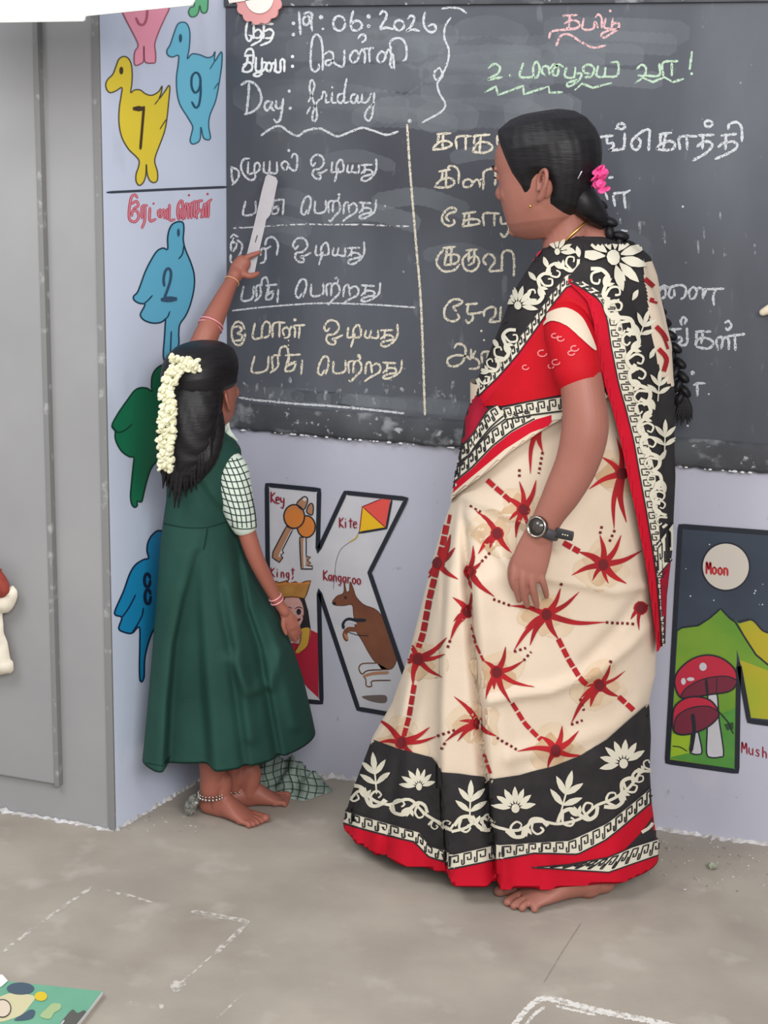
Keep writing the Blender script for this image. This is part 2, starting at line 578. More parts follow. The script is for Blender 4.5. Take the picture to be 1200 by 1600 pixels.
chalk('chalk_line_of_text', C5, [
    [(452, 545), (474, 500), (484, 452), (470, 428), (458, 465), (470, 520), (492, 575), (498, 625), (486, 652), (473, 636), (480, 590), (500, 545), (522, 528)], [(445, 608), (462, 575)],
    [(522, 530), (532, 492), (548, 504), (545, 548), (566, 545)], [(580, 495), (578, 546), (602, 550)], [(634, 502), (612, 510), (609, 540), (628, 552), (648, 520)], [(657, 422), (644, 500), (646, 550), (668, 545)],
    [(706, 505), (685, 510), (679, 540), (700, 552), (716, 510)], [(716, 510), (718, 550), (738, 542)], [(740, 505), (740, 545), (766, 546), (790, 500)], [(805, 498), (801, 560), (790, 630), (770, 646), (754, 622), (770, 585), (802, 556)]],
    CW, 4.4, [(580, 468, 6)], label='white chalk word Friday in joined writing')
chalk('chalk_flourish', C5, [[(200, 725), (250, 690), (300, 675), (345, 705), (395, 728), (440, 700), (510, 688), (560, 710), (610, 730), (680, 705), (740, 685), (800, 700), (870, 722), (932, 705)]], CW, 4.6, [(995, 648, 11)])
chalk('chalk_flourish', C8, [[(98, 62), (80, 90), (76, 130), (92, 175), (85, 225), (60, 272), (44, 274), (42, 250), (60, 234)], [(60, 235), (70, 262), (52, 290), (60, 325), (79, 360), (65, 388), (0, 425)], [(68, 30), (95, 26), (130, 30), (152, 45)]], CW, 4.2)
chalk('chalk_line_of_text', C8, [
    [(488, 55), (537, 52)], [(512, 55), (509, 95)], [(494, 82), (516, 70), (540, 75), (546, 90), (530, 100), (500, 98)], [(544, 92), (520, 101), (470, 105), (446, 112), (440, 132)],
    [(560, 65), (557, 100), (592, 100), (599, 75), (609, 96)], [(601, 60), (610, 50), (622, 62), (623, 96)], [(636, 65), (632, 96), (656, 96), (661, 65)], [(656, 85), (681, 80), (679, 100), (650, 120), (630, 131), (621, 119), (650, 105), (682, 100)],
    [(465, 158), (480, 125), (510, 120), (550, 145), (592, 165), (635, 158)]], CP, 4.6, [(652, 38, 5)], label='pink chalk Tamil heading with a wavy underline')
chalk('chalk_line_of_text', C8, [
    [(230, 236), (250, 222), (269, 233), (262, 255), (228, 276), (276, 268)], [(350, 220), (339, 265), (386, 268)], [(386, 268), (385, 232), (398, 214), (407, 240), (398, 268), (386, 268)],
    [(426, 262), (415, 250), (420, 232), (436, 232), (442, 258)], [(442, 240), (456, 224), (472, 234), (468, 262), (453, 258), (455, 240), (475, 224), (488, 232)],
    [(500, 235), (495, 265), (526, 268), (531, 235)], [(527, 258), (551, 255), (546, 275), (520, 296), (504, 300), (505, 288), (541, 276)],
    [(580, 255), (562, 252), (560, 232), (580, 224), (597, 240), (586, 265), (566, 268)], [(610, 230), (605, 262), (630, 266), (636, 235)], [(632, 266), (676, 262), (679, 218), (656, 217)],
    [(745, 240), (760, 225), (776, 235), (771, 262), (750, 262)], [(771, 262), (821, 262), (823, 222)], [(836, 262), (836, 218), (886, 212)], [(866, 215), (866, 262)], [(936, 180), (928, 240)]],
    CG, 4.8, [(305, 262, 5), (935, 256, 5)], label='pale green chalk title of the second lesson')
chalk('chalk_flourish', C8, [[(218, 320), (255, 300), (263, 330)], [(263, 330), (350, 298), (352, 328)], [(352, 328), (438, 300), (441, 322), (485, 320)], [(530, 312), (555, 290), (592, 305), (656, 288)], [(740, 288), (765, 270), (800, 285), (840, 268), (870, 285), (906, 274)]], CG, 4.6, smooth=False)
chalk('chalk_line_of_text', CA, [
    [(84, 108), (160, 102)], [(95, 108), (85, 160)], [(118, 108), (114, 190)], [(60, 186), (85, 162), (112, 146), (150, 150), (166, 170), (120, 190), (60, 196)],
    [(195, 190), (196, 125), (276, 119)], [(246, 124), (246, 195)], [(288, 118), (382, 110)], [(297, 116), (293, 165)], [(330, 114), (325, 210)], [(286, 206), (300, 176), (332, 152), (384, 162), (396, 190), (352, 213), (288, 208)], [(425, 118), (425, 165)]], CC, 4.8, label='cream chalk first word of the bird list')
chalk('chalk_line_of_text', CA, [
    [(95, 320), (157, 309)], [(116, 318), (110, 365)], [(136, 314), (134, 400)], [(72, 404), (90, 380), (112, 365), (152, 356), (181, 375), (174, 397), (132, 411), (70, 408)], [(146, 312), (152, 290), (180, 290), (206, 320), (205, 386)],
    [(266, 408), (236, 406), (235, 375), (264, 364), (286, 385), (268, 410)], [(286, 385), (310, 365), (326, 385), (325, 407)], [(325, 372), (346, 364), (345, 422)], [(346, 364), (352, 320), (400, 305), (416, 340), (412, 396)]], CC, 4.8, label='cream chalk second word of the bird list')
chalk('chalk_line_of_text', CA, [
    [(152, 602), (134, 582), (150, 560), (190, 546), (186, 530), (150, 529), (114, 570), (117, 610), (150, 629), (182, 615), (178, 594)], [(230, 560), (302, 549)], [(241, 560), (235, 606)], [(266, 555), (262, 625)], [(228, 628), (238, 606), (266, 591), (318, 594), (322, 615), (270, 626), (230, 632)],
    [(350, 626), (350, 560), (436, 559)], [(409, 562), (409, 626)], [(445, 575), (450, 616), (486, 610), (486, 588)], [(486, 610), (492, 650), (466, 692), (444, 672)]], CC, 4.8, label='cream chalk third word of the bird list')
chalk('chalk_line_of_text', CA, [
    [(118, 754), (188, 748)], [(141, 752), (134, 802)], [(166, 750), (160, 852)], [(125, 850), (136, 802), (166, 790), (206, 800), (196, 838), (130, 852)], [(118, 766), (86, 806), (84, 850), (120, 886), (180, 880), (211, 848)],
    [(250, 768), (312, 763)], [(266, 768), (262, 832)], [(296, 766), (291, 832), (262, 852)], [(256, 788), (229, 820), (239, 870), (280, 887), (316, 860), (320, 820), (300, 800), (264, 816)],
    [(362, 850), (345, 822), (370, 790), (402, 800), (411, 832), (385, 870), (386, 886), (456, 881)], [(451, 880), (453, 800)], [(450, 800), (470, 770), (511, 780), (521, 840), (519, 912)]], CC, 4.8, label='cream chalk fourth word of the bird list')
chalk('chalk_line_of_text', CA, [
    [(192, 1112), (174, 1090), (200, 1080), (227, 1064), (215, 1049), (168, 1050), (128, 1096), (129, 1150), (170, 1171), (207, 1155), (200, 1130)], [(248, 1076), (312, 1070)], [(261, 1075), (257, 1126), (300, 1126), (346, 1118)], [(286, 1126), (285, 1160), (260, 1181), (247, 1164)],
    [(350, 1142), (354, 1110), (390, 1090), (416, 1100), (411, 1140), (386, 1164), (381, 1176), (436, 1171)], [(440, 1170), (446, 1090)]], CC, 4.8, label='cream chalk fifth word of the bird list')
chalk('chalk_line_of_text', CA, [
    [(182, 1322), (200, 1299), (236, 1310), (246, 1340), (230, 1400), (190, 1426), (150, 1421), (144, 1386), (190, 1364), (250, 1370), (276, 1386), (276, 1330)], [(276, 1386), (301, 1340)], [(276, 1370), (320, 1398), (315, 1436), (268, 1441)], [(340, 1410), (340, 1350), (391, 1344)], [(371, 1350), (371, 1402)]], CC, 4.8, [(335, 1226, 7), (350, 1278, 6)], label='cream chalk sixth word of the bird list')
chalk('chalk_line_of_text', CB, [
    [(72, 276), (70, 200), (100, 186), (166, 180)], [(120, 186), (125, 230), (160, 230), (166, 250), (140, 279), (130, 280), (220, 270), (236, 255), (241, 165)], ellipse(217, 117, 26, 19), [(180, 135), (190, 128)],
    [(401, 276), (405, 200), (405, 142), (370, 145), (320, 180), (289, 215), (290, 255), (315, 276), (340, 252), (346, 215), (322, 194)], [(474, 170), (552, 161)], [(481, 170), (478, 226)], [(516, 168), (500, 262)], [(455, 266), (476, 240), (540, 216), (577, 236), (560, 270), (500, 276), (456, 268)],
    [(610, 270), (610, 190), (722, 184)], [(655, 190), (660, 271)], [(735, 178), (836, 174)], [(766, 180), (760, 268)], [(726, 252), (760, 226), (800, 219), (827, 236), (820, 260), (780, 300), (698, 346)], ellipse(802, 100, 26, 21),
    [(888, 180), (986, 169)], [(920, 178), (914, 270)], [(868, 254), (900, 230), (960, 219), (992, 236), (986, 265), (930, 300), (848, 336)], [(935, 136), (940, 105), (985, 89), (1016, 110), (1026, 160), (1025, 216)]], CW, 5.6, label='white chalk Tamil word at the right of the bird list')
chalk('chalk_line_of_text', CB, [[(175, 650), (168, 572), (240, 562), (275, 546)], [(235, 562), (240, 620), (246, 666)], [(112, 565), (126, 605)], [(222, 815), (255, 818)], [(135, 462), (160, 458)]], CW, 5.4, [(630, 655, 8)])
chalk('chalk_line_of_text', CD, [
    [(240, 312), (228, 280), (255, 236), (282, 250), (276, 300), (248, 312)], [(236, 240), (270, 216), (300, 232), (345, 218)], [(320, 312), (304, 280), (330, 228), (396, 214), (432, 240), (422, 298), (396, 316)], [(320, 312), (346, 290), (344, 248)],
    [(460, 304), (454, 262), (488, 228), (512, 260), (492, 310), (464, 316)], [(510, 255), (530, 234), (556, 252), (555, 312)], [(556, 304), (582, 248)], [(560, 246), (708, 240)], [(650, 242), (632, 300), (638, 360)]], CW, 5.0, label='white chalk Tamil word part beside the sari shoulder')
chalk('chalk_line_of_text', CD, [
    [(285, 545), (345, 540), (395, 535)], [(322, 640), (326, 560), (345, 540)], [(346, 550), (352, 600), (390, 596), (402, 620), (362, 656)], [(362, 656), (436, 645), (439, 532)], [(400, 506), (394, 475), (415, 448), (434, 470), (420, 500)],
    [(505, 555), (612, 555)], [(510, 555), (505, 655)], [(556, 560), (545, 640)], [(500, 650), (520, 615), (562, 600), (620, 620), (632, 650), (590, 681), (510, 668)], [(668, 690), (655, 622), (685, 594), (702, 620), (690, 680)], [(702, 622), (722, 595), (746, 620), (746, 686)], [(740, 590), (862, 574)], [(790, 590), (796, 692)], [(720, 490), (745, 478), (766, 510), (740, 546), (726, 530)]], CW, 5.4, label='white chalk Tamil word beside the middle of the sari')
chalk('chalk_line_of_text', CD, [[(490, 948), (520, 936), (570, 936)], [(515, 945), (516, 1026)], [(268, 945), (322, 952)], [(352, 982), (370, 1002)]], CW, 5.4, [(480, 860, 17), (445, 1247, 9), (600, 1015, 7)])
# numbered sentences
chalk('chalk_line_of_text', C6, [
    [(40, 140), (42, 190), (50, 232)], [(40, 142), (76, 160), (76, 200), (44, 236)], [(135, 95), (105, 100), (91, 135), (105, 180), (140, 211), (166, 200), (166, 172)], [(130, 115), (130, 175), (162, 170)], [(162, 170), (166, 125), (186, 119), (192, 150), (166, 176)],
    [(215, 115), (212, 155), (220, 170), (240, 170), (246, 110)], [(240, 170), (281, 172), (283, 115)], [(322, 156), (307, 130), (325, 110), (346, 126), (334, 156)], [(346, 130), (356, 150), (386, 156), (392, 84), (372, 70), (362, 90)]] + ODI, CW, 4.4, [(347, 52, 8)], label='first numbered chalk sentence')
chalk('chalk_line_of_text', C6, [[(115, 325), (104, 396), (166, 386), (169, 325)], [(255, 320), (312, 314)], [(266, 320), (262, 355), (292, 350)], [(292, 352), (285, 386), (259, 391), (258, 370), (292, 350)], [(320, 314), (315, 396)]] + PETRA, CW, 4.4, [(616, 287, 8), (862, 350, 6)])
chalk('chalk_ruled_line', C6, [[(50, 468), (150, 463), (300, 452)], [(310, 451), (440, 447), (600, 449), (760, 449), (870, 455)], [(890, 456), (990, 458)]], grainy('broken chalk', (200, 200, 202), 120, 0.42, 0.52), 3.2, smooth=False)
chalk('chalk_line_of_text', CE, [[(150, 952), (180, 920), (228, 946)], [(180, 960), (180, 1010), (216, 1020), (211, 1060), (178, 1110)], [(160, 1000), (150, 1050), (156, 1102)], [(225, 985), (276, 1030), (266, 1120), (204, 1232)], [(150, 1150), (148, 1220), (172, 1252)],
    [(490, 1152), (498, 1085), (562, 1078)], [(546, 1080), (546, 1180), (530, 1230), (488, 1246)], [(540, 1042), (560, 970), (620, 948), (671, 990), (687, 1060), (670, 1152)], [(555, 1082), (602, 1054)]], CW, 4.4, label='chalk number two and first word after it')
chalk('chalk_line_of_text', C6, tr(ODI, lambda x: 370 + (x - 465) * 1.086, lambda y: y + 445), CW, 4.4)
chalk('chalk_line_of_text', C7, PARI + tr(PETRA, lambda x: 385 + (x - 415) * 1.13, lambda y: y - 276), CW, 4.4, [(600, 15, 8)], label='chalk sentence just above the lower ruled line')
chalk('chalk_ruled_line', C7, [[(45, 190), (200, 172), (400, 156), (560, 150), (800, 158), (1025, 173)]], CW, 3.4)
chalk('chalk_line_of_text', C7, [ellipse(77, 312, 36, 64), [(50, 282), (78, 274), (96, 294), (72, 311), (96, 322), (90, 346), (52, 352)],
    [(165, 258), (155, 336), (202, 336)], [(202, 336), (206, 275), (226, 249), (246, 265), (241, 320), (214, 336)], [(260, 332), (266, 260), (326, 254)], [(299, 260), (296, 332)],
    [(322, 322), (314, 295), (335, 279), (351, 300), (346, 330), (324, 336)], [(351, 300), (362, 275), (380, 285), (379, 332)], [(378, 270), (432, 267)], [(406, 270), (401, 336)]] + tr(ODI, lambda x: 537 + (x - 465) * 1.12, lambda y: y + 166), CC, 4.4, [(380, 239, 9)], label='third numbered chalk sentence')
chalk('chalk_line_of_text', C7, tr(PARI, lambda x: 150 + (x - 95) * 1.38, lambda y: 385 + (y - 15) * 1.12) + tr(PETRA, lambda x: 505 + (x - 415) * 1.12, lambda y: y + 138), CC, 4.4, [(722, 432, 10), (345, 375, 4), (345, 395, 4), (346, 350, 4)], label='lowest chalk sentence on the board')
chalk('chalk_ruled_line', ((0, 0), 1), [[(636, 195), (641, 270), (650, 380), (658, 480), (664, 648)]], CC, 4.6, label='upright cream chalk line dividing the board')


def smudges(p):
    rnd = random.Random(4)
    for _ in range(60):
        x, y = rnd.uniform(380, 740), rnd.gauss(610, 12)
        if y < 575 or y > 634:
            continue
        p.stroke([(x, y), (x + rnd.uniform(-3, 3), y + rnd.uniform(3, 14))], rnd.uniform(2, 6), CF, 1)
    for _ in range(70):
        x, y = rnd.uniform(380, 1200), rnd.uniform(30, 640)
        p.dot((x, y), rnd.uniform(0.8, 2.0), CF, 1)
    for _ in range(18):
        x, y = rnd.uniform(960, 1190), rnd.uniform(330, 400)
        p.stroke([(x, y), (x + 1, y + rnd.uniform(6, 20))], 3, CF, 1)


chalk('chalk_smudges', ((0, 0), 1), [], CF, 3, more=smudges)
bpy.data.objects['chalk_smudges']['kind'] = 'stuff'
S_RIM = Flat((0, WALL_Y - 0.0125, 0), (0, -1, 0))
pr = Paint(S_RIM, *C7)
pr.stroke([(82, 655), (160, 668), (250, 676), (400, 690), (520, 697), (620, 705), (780, 720), (962, 740)], 3.4, CW, 1, wob=0.3)
pr.build('chalk_line', board)['label'] = 'white chalk line along the top of the rim'
# chalk crumbs lying along the bottom of the rim
bm = bmesh.new()
rnd = random.Random(9)
for _ in range(110):
    x = rnd.uniform(-1.62, 0.0)
    r = rnd.uniform(0.0012, 0.004)
    mx = Matrix.Translation((x, WALL_Y - 0.014 - rnd.uniform(0, 0.004), 0.8275)) @ Matrix.Diagonal((1.6, 1, 0.8, 1))
    bmesh.ops.create_icosphere(bm, subdivisions=1, radius=r, matrix=mx)
crumbs = from_bm('chalk_crumbs', bm, mat('chalk crumb', (224, 224, 226), 0.95), board)
crumbs['kind'] = 'stuff'

# ------------------------------------------------------------------ paintings on the pillar side
INK = mat('painted dark outline', (38, 44, 58), 0.6)
C1, C2, C3, C4 = ((150, 0), 5.33333), ((150, 290), 5.33333), ((150, 560), 5.33333), ((150, 800), 5.33333)


def bird(outline, crop, col, line, lw, eye=None, lines=(), digit=(), label='', fill_digit=None, base=(0, 0)):
    p = Paint(S_PILLAR, *crop)
    p.poly(outline, mat('bird paint %d %d %d' % col, col, 0.55), 1)
    p.stroke(outline, lw, line, 2, True, True)
    for l in lines:
        p.stroke(l, lw * 0.9, line, 2)
    o = p.build('painted_bird', None)
    tag(o, label, 'wall painting', 'painted birds on the pillar')
    if eye:
        p = Paint(S_PILLAR, *crop)
        p.dot((eye[0], eye[1]), eye[2], fill_digit or line, 3, eye[3])
        p.build('eye', o)
    if digit:
        p = Paint(S_PILLAR, *crop)
        for d, w in digit:
            p.stroke(d, w, fill_digit or line, 3, len(d) > 2)
        p.build('painted_digit', o)
    return o


bird([(225, 472), (260, 478), (290, 520), (302, 600), (299, 700), (290, 772), (320, 750), (370, 750), (410, 780), (460, 795), (500, 780), (530, 755), (551, 716), (545, 770), (526, 824), (575, 760), (608, 712), (616, 740), (605, 860), (590, 1000), (570, 1100), (530, 1210), (500, 1290), (490, 1350), (512, 1430), (512, 1500), (485, 1522), (450, 1505), (427, 1450), (420, 1370), (415, 1460), (395, 1520), (360, 1545), (335, 1510), (335, 1450), (355, 1390), (360, 1340), (330, 1300), (270, 1240), (215, 1140), (192, 1020), (195, 900), (210, 800), (216, 730), (170, 755), (120, 772), (90, 745), (82, 700), (100, 660), (140, 620), (165, 560), (190, 495)],
     C1, (228, 204, 60), mat('olive outline', (84, 78, 58), 0.6), 2.0, (212, 588, 16, 32), [[(490, 870), (526, 824)], [(535, 1075), (562, 1030), (590, 990)]], [([(322, 905), (392, 905)], 8.5), ([(400, 890), (386, 1060), (371, 1240)], 4.0)],
     'yellow duck painted with number 7 on the pillar', mat('brown digit paint', (70, 52, 34), 0.6))
bird([(715, 185), (755, 195), (780, 250), (783, 330), (775, 420), (762, 490), (800, 450), (860, 455), (930, 480), (975, 465), (992, 430), (990, 510), (1045, 432), (1050, 520), (1035, 640), (1000, 830), (950, 960), (940, 1050), (955, 1150), (930, 1165), (895, 1145), (875, 1060), (870, 1150), (850, 1185), (805, 1200), (785, 1170), (800, 1100), (805, 1050), (760, 970), (700, 870), (675, 760), (672, 640), (685, 540), (688, 462), (640, 475), (600, 460), (592, 420), (620, 370), (650, 280), (680, 205)],
     C1, (112, 192, 220), mat('teal outline', (54, 96, 118), 0.6), 2.0, (705, 318, 13, 36), [[(950, 575), (990, 510)], [(985, 740), (1020, 690)]], [([(825, 605), (800, 640), (798, 720), (825, 772), (860, 742), (872, 668), (852, 612), (822, 604)], 3.4), ([(870, 660), (873, 780), (856, 880), (828, 895), (800, 850)], 3.4)],
     'light blue duck painted with number 9 on the pillar', mat('slate digit paint', (40, 84, 112), 0.6))
bird([(225, 110), (200, 0), (215, -120), (300, -200), (290, -290), (340, -360), (420, -330), (450, -230), (520, -200), (600, -220), (640, -140), (625, 10), (608, 80), (575, 150), (530, 250), (500, 330), (490, 380), (498, 450), (494, 520), (470, 525), (430, 525), (405, 500), (400, 385), (398, 500), (385, 525), (330, 545), (318, 500), (325, 430), (350, 390), (345, 350), (300, 260)],
     C1, (238, 154, 176), mat('rose outline', (150, 92, 108), 0.6), 2.0, None, [], [([(430, 0), (428, 110), (418, 170), (395, 205), (362, 200), (335, 150)], 3.6)],
     'pink bird painted at the top of the pillar, behind the white board', mat('rose digit paint', (176, 92, 112), 0.6))
bird([(815, -300), (930, -300), (945, -150), (935, 0), (930, 80), (912, 108), (880, 100), (865, 45), (855, 100), (830, 135), (790, 138), (772, 100), (790, 60), (815, 55), (820, 0), (800, -150)],
     C1, (104, 186, 140), mat('green outline', (58, 110, 84), 0.6), 2.0, label='pair of green bird feet painted at the top edge of the pillar')
bird([(690, 300), (725, 310), (733, 360), (728, 450), (745, 530), (790, 640), (818, 740), (818, 850), (790, 980), (750, 1080), (700, 1155), (690, 1230), (688, 1330), (640, 1400), (590, 1480), (565, 1440), (562, 1380), (570, 1280), (580, 1110), (575, 1115), (540, 1140), (470, 1145), (400, 1120), (370, 1080), (385, 1040), (408, 990), (360, 980), (320, 955), (312, 925), (345, 890), (370, 830), (410, 720), (460, 620), (510, 545), (560, 520), (597, 530), (597, 440), (610, 370), (640, 320)],
     C2, (98, 178, 210), mat('navy outline', (20, 58, 80), 0.6), 2.4, (688, 392, 12, 35), [[(690, 610), (720, 570), (735, 490)], [(400, 985), (440, 950), (470, 915)], [(575, 1115), (600, 1090), (615, 1050)], [(628, 1215), (620, 1400)]],
     [([(570, 835), (564, 780), (580, 710), (605, 690), (625, 720), (620, 790), (592, 880), (570, 935)], 4.2), ([(556, 950), (662, 945)], 9)], 'sky blue bird painted with number 2 under the red Tamil heading', mat('blue grey digit paint', (52, 84, 112), 0.6))
bird([(560, 55), (500, 90), (468, 150), (462, 230), (465, 275), (430, 250), (370, 245), (320, 270), (260, 350), (190, 450), (137, 545), (138, 580), (160, 605), (160, 660), (180, 720), (220, 780), (280, 820), (315, 825), (310, 900), (295, 1050), (288, 1150), (300, 1220), (325, 1242), (345, 1225), (345, 1190), (380, 1195), (400, 1120), (430, 1000), (470, 900), (560, 800), (620, 600), (640, 300), (620, 100)],
     C3, (14, 112, 76), mat('deep green outline', (8, 56, 42), 0.6), 2.4, None, [[(137, 565), (180, 615), (240, 600), (300, 550)]], label='dark green bird painted on the pillar behind the girl')
bird([(530, 155), (470, 190), (435, 250), (425, 320), (438, 385), (400, 395), (330, 440), (280, 520), (230, 660), (160, 820), (165, 860), (215, 880), (190, 970), (230, 1000), (300, 1010), (360, 960), (365, 1100), (362, 1300), (370, 1410), (400, 1380), (410, 1200), (470, 1000), (560, 900), (620, 700), (640, 400), (620, 200)],
     C4, (22, 134, 184), mat('dark navy outline', (10, 40, 74), 0.6), 2.6, None, [[(215, 880), (260, 820), (295, 760), (330, 690)], [(300, 1010), (350, 930), (385, 860), (395, 800)]], [(ellipse(428, 570, 24, 56), 5.0), (ellipse(432, 706, 24, 60), 5.0)],
     'bright blue bird painted with number 8, lowest on the pillar', mat('navy digit paint', (12, 34, 66), 0.6))
# dark rule and red heading
p = Paint(S_PILLAR, *C2)
p.stroke([(95, 57), (600, 32), (1090, 12)], 4.0, mat('slate rule paint', (62, 68, 80), 0.6), 1, False)
tag(p.build('painted_line'), 'dark painted line across the pillar between yellow duck and red heading', 'wall painting')
RED = mat('red lettering paint', (196, 74, 92), 0.55)
RED2 = mat('pale red lettering paint', (226, 150, 166), 0.55)
p = Paint(S_PILLAR, *C2)
HEAD = [[(345, 100), (325, 75), (298, 92), (284, 150), (275, 225), (282, 285), (325, 302), (356, 262), (342, 212), (304, 214), (300, 252)], [(298, 152), (338, 130), (352, 168), (312, 192)],
        [(384, 272), (385, 176), (426, 166)], [(410, 174), (406, 290), (384, 352)], [(450, 186), (450, 292), (497, 280)], [(527, 264), (518, 222), (535, 200), (549, 230), (541, 265)], [(549, 225), (562, 200), (577, 230), (570, 272)], [(592, 196), (592, 278)], [(613, 160), (613, 282), (655, 282)],
        [(690, 282), (680, 222), (690, 152), (720, 132), (726, 282)], [(682, 210), (708, 202), (706, 272)], [(742, 272), (740, 202), (760, 150), (771, 272)], [(771, 190), (790, 150), (796, 270)], [(800, 142), (842, 130)], [(821, 140), (821, 262)],
        [(848, 130), (886, 124)], [(852, 130), (850, 230)], [(842, 272), (836, 232), (868, 202), (887, 230), (876, 266)], [(896, 262), (896, 192), (911, 150), (917, 262)], [(918, 152), (962, 116)], [(941, 130), (936, 262)]]
for s in HEAD:
    p.stroke(s, 4.4, RED, 1)
    p.stroke(s, 1.5, RED2, 2)
p.dot((480, 150), 9, RED, 1)
p.dot((775, 80), 10, RED, 1)
p.dot((930, 70), 10, RED, 1)
tag(p.build('painted_heading'), 'red Tamil heading painted on the pillar above the sky blue bird', 'wall lettering')

# ------------------------------------------------------------------ letter paintings on the back wall
BLK = mat('black border paint', (32, 36, 46), 0.55)
WHT = mat('greyish white paint', (198, 197, 202), 0.55, (188, 187, 193), 12, 4)
MAR = mat('maroon lettering paint', (136, 30, 46), 0.55)
BRO = mat('brown paint', (122, 74, 52), 0.55, (106, 62, 46), 14, 4)
ORA = mat('orange key paint', (204, 122, 56), 0.55)
TAN = mat('pale brown paint', (168, 122, 92), 0.55)
FNT = {'K': [[(0, 0), (0, 1)], [(.8, 0), (.05, .52), (.85, 1)]], 'e': [[(.1, .62), (.75, .6), (.62, .38), (.2, .38), (.05, .7), (.25, 1), (.75, .95)]], 'y': [[(.05, .35), (.15, .75), (.7, .7)], [(.75, .35), (.7, 1), (.5, 1.35), (.15, 1.3)]],
       'i': [[(.3, .38), (.3, 1)], [(.3, .1), (.3, .14)]], 't': [[(.4, .05), (.4, 1)], [(.05, .3), (.8, .28)]], 'n': [[(.05, 1), (.05, .38)], [(.05, .55), (.4, .36), (.65, .5), (.7, 1)]], 'g': [[(.65, .4), (.2, .4), (.08, .7), (.3, .95), (.65, .75)], [(.68, .38), (.66, 1.1), (.4, 1.38), (.1, 1.25)]],
       'a': [[(.65, .42), (.2, .42), (.05, .72), (.25, 1), (.62, .75)], [(.68, .38), (.7, 1)]], 'r': [[(.1, .38), (.1, 1)], [(.1, .6), (.35, .4), (.65, .42)]], 'o': [[(.4, .38), (.1, .5), (.08, .85), (.4, 1), (.72, .85), (.7, .5), (.4, .38)]],
       'M': [[(0, 1), (.08, 0), (.42, .6), (.78, 0), (.9, 1)]], 'u': [[(.08, .38), (.1, .85), (.4, 1), (.68, .8)], [(.7, .38), (.72, 1)]], 's': [[(.65, .45), (.3, .36), (.12, .52), (.6, .8), (.5, 1), (.08, .95)]], 'h': [[(.08, 0), (.08, 1)], [(.08, .6), (.4, .4), (.65, .55), (.68, 1)]], 'm': [[(.05, .38), (.05, 1)], [(.05, .55), (.25, .38), (.4, .55), (.42, 1)], [(.42, .55), (.62, .38), (.78, .55), (.8, 1)]]}


def word(p, txt, x, y, dx, dy, h, adv, w, mt, layer):
    """brush-lettered word; (x,y) top-left of the first capital, (dx,dy) the step along the line, in crop units"""
    for i, ch in enumerate(txt):
        for s in FNT[ch]:
            p.stroke([(x + i * dx + u * adv, y + i * dy + v * h + u * adv * dy / max(dx, 1e-6)) for u, v in s], w, mt, layer)


CK = ((400, 740), 4.10385)
KOUT = [(70, 72), (405, 105), (396, 500), (572, 122), (965, 162), (728, 635), (1046, 1575), (655, 1508), (403, 748), (420, 1468), (85, 1440)]
p = Paint(S_WALL, *CK)
p.poly(KOUT, WHT, 1, False)
p.stroke(KOUT, 7.0, BLK, 6, False, True)
kmur = tag(p.build('painted_letter'), 'wall painting of a big letter K with keys, kite and kangaroo', 'wall painting')


def mural(name, parent, fn, crop, label=None):
    p = Paint(S_WALL, *crop)
    fn(p)
    o = p.build(name, parent)
    if label:
        o['label'] = label
    return o


def f_keys(p):
    for c, rx, ry, L in (((322, 340), 58, 70, 2), ((245, 275), 66, 76, 4)):
        p.poly(ellipse(c[0], c[1], rx, ry), ORA, L)
        p.stroke(ellipse(c[0], c[1], rx, ry), 2.2, BLK, L + 1, True, True)
    p.stroke(ellipse(245, 275, 50, 58, 12, 200, 340), 1.4, TAN, 5)
    for q, mt in (([(262, 195), (300, 152), (322, 150), (332, 175), (305, 232)], TAN), ([(325, 245), (340, 200), (358, 190), (368, 215), (360, 265)], TAN)):
        p.poly(q, mt, 4)
        p.stroke(q, 1.8, BLK, 5, True, True)
    p.dot((312, 165), 12, WHT, 5)
    k1 = [(195, 338), (238, 355), (168, 492), (178, 508), (160, 520), (172, 540), (150, 570), (105, 538), (110, 500)]
    k2 = [(280, 408), (322, 408), (322, 530), (350, 535), (330, 556), (352, 575), (328, 588), (362, 592), (362, 612), (290, 612), (283, 500)]
    p.poly(k1, TAN, 2, False).poly(k2, TAN, 4, False)
    p.stroke([(232, 362), (150, 530)], 4, WHT, 3, False).stroke([(310, 412), (312, 600), (352, 603)], 4, WHT, 5, False)
    p.stroke(k1, 1.8, BLK, 5, False, True).stroke(k2, 1.8, BLK, 6, False, True)


def f_kite(p):
    p.poly([(682, 212), (800, 164), (862, 164), (832, 346)], mat('coral kite paint', (214, 78, 70), 0.55), 2, False)
    p.poly([(682, 212), (830, 348), (662, 378)], mat('yellow kite paint', (222, 176, 30), 0.55), 2, False)
    p.stroke([(662, 378), (682, 212), (800, 164)], 1.6, MAR, 3, False).stroke([(682, 212), (832, 348)], 1.4, MAR, 3, False)
    p.stroke([(870, 168), (836, 350), (660, 380)], 3.6, BLK, 4, False)
    p.stroke([(655, 385), (640, 415), (598, 441)], 2.0, mat('mustard paint', (170, 150, 30), 0.55), 3)
    p.stroke([(598, 441), (545, 485), (515, 560), (505, 650), (496, 740)], 0.9, mat('grey line paint', (110, 106, 110), 0.6), 3)


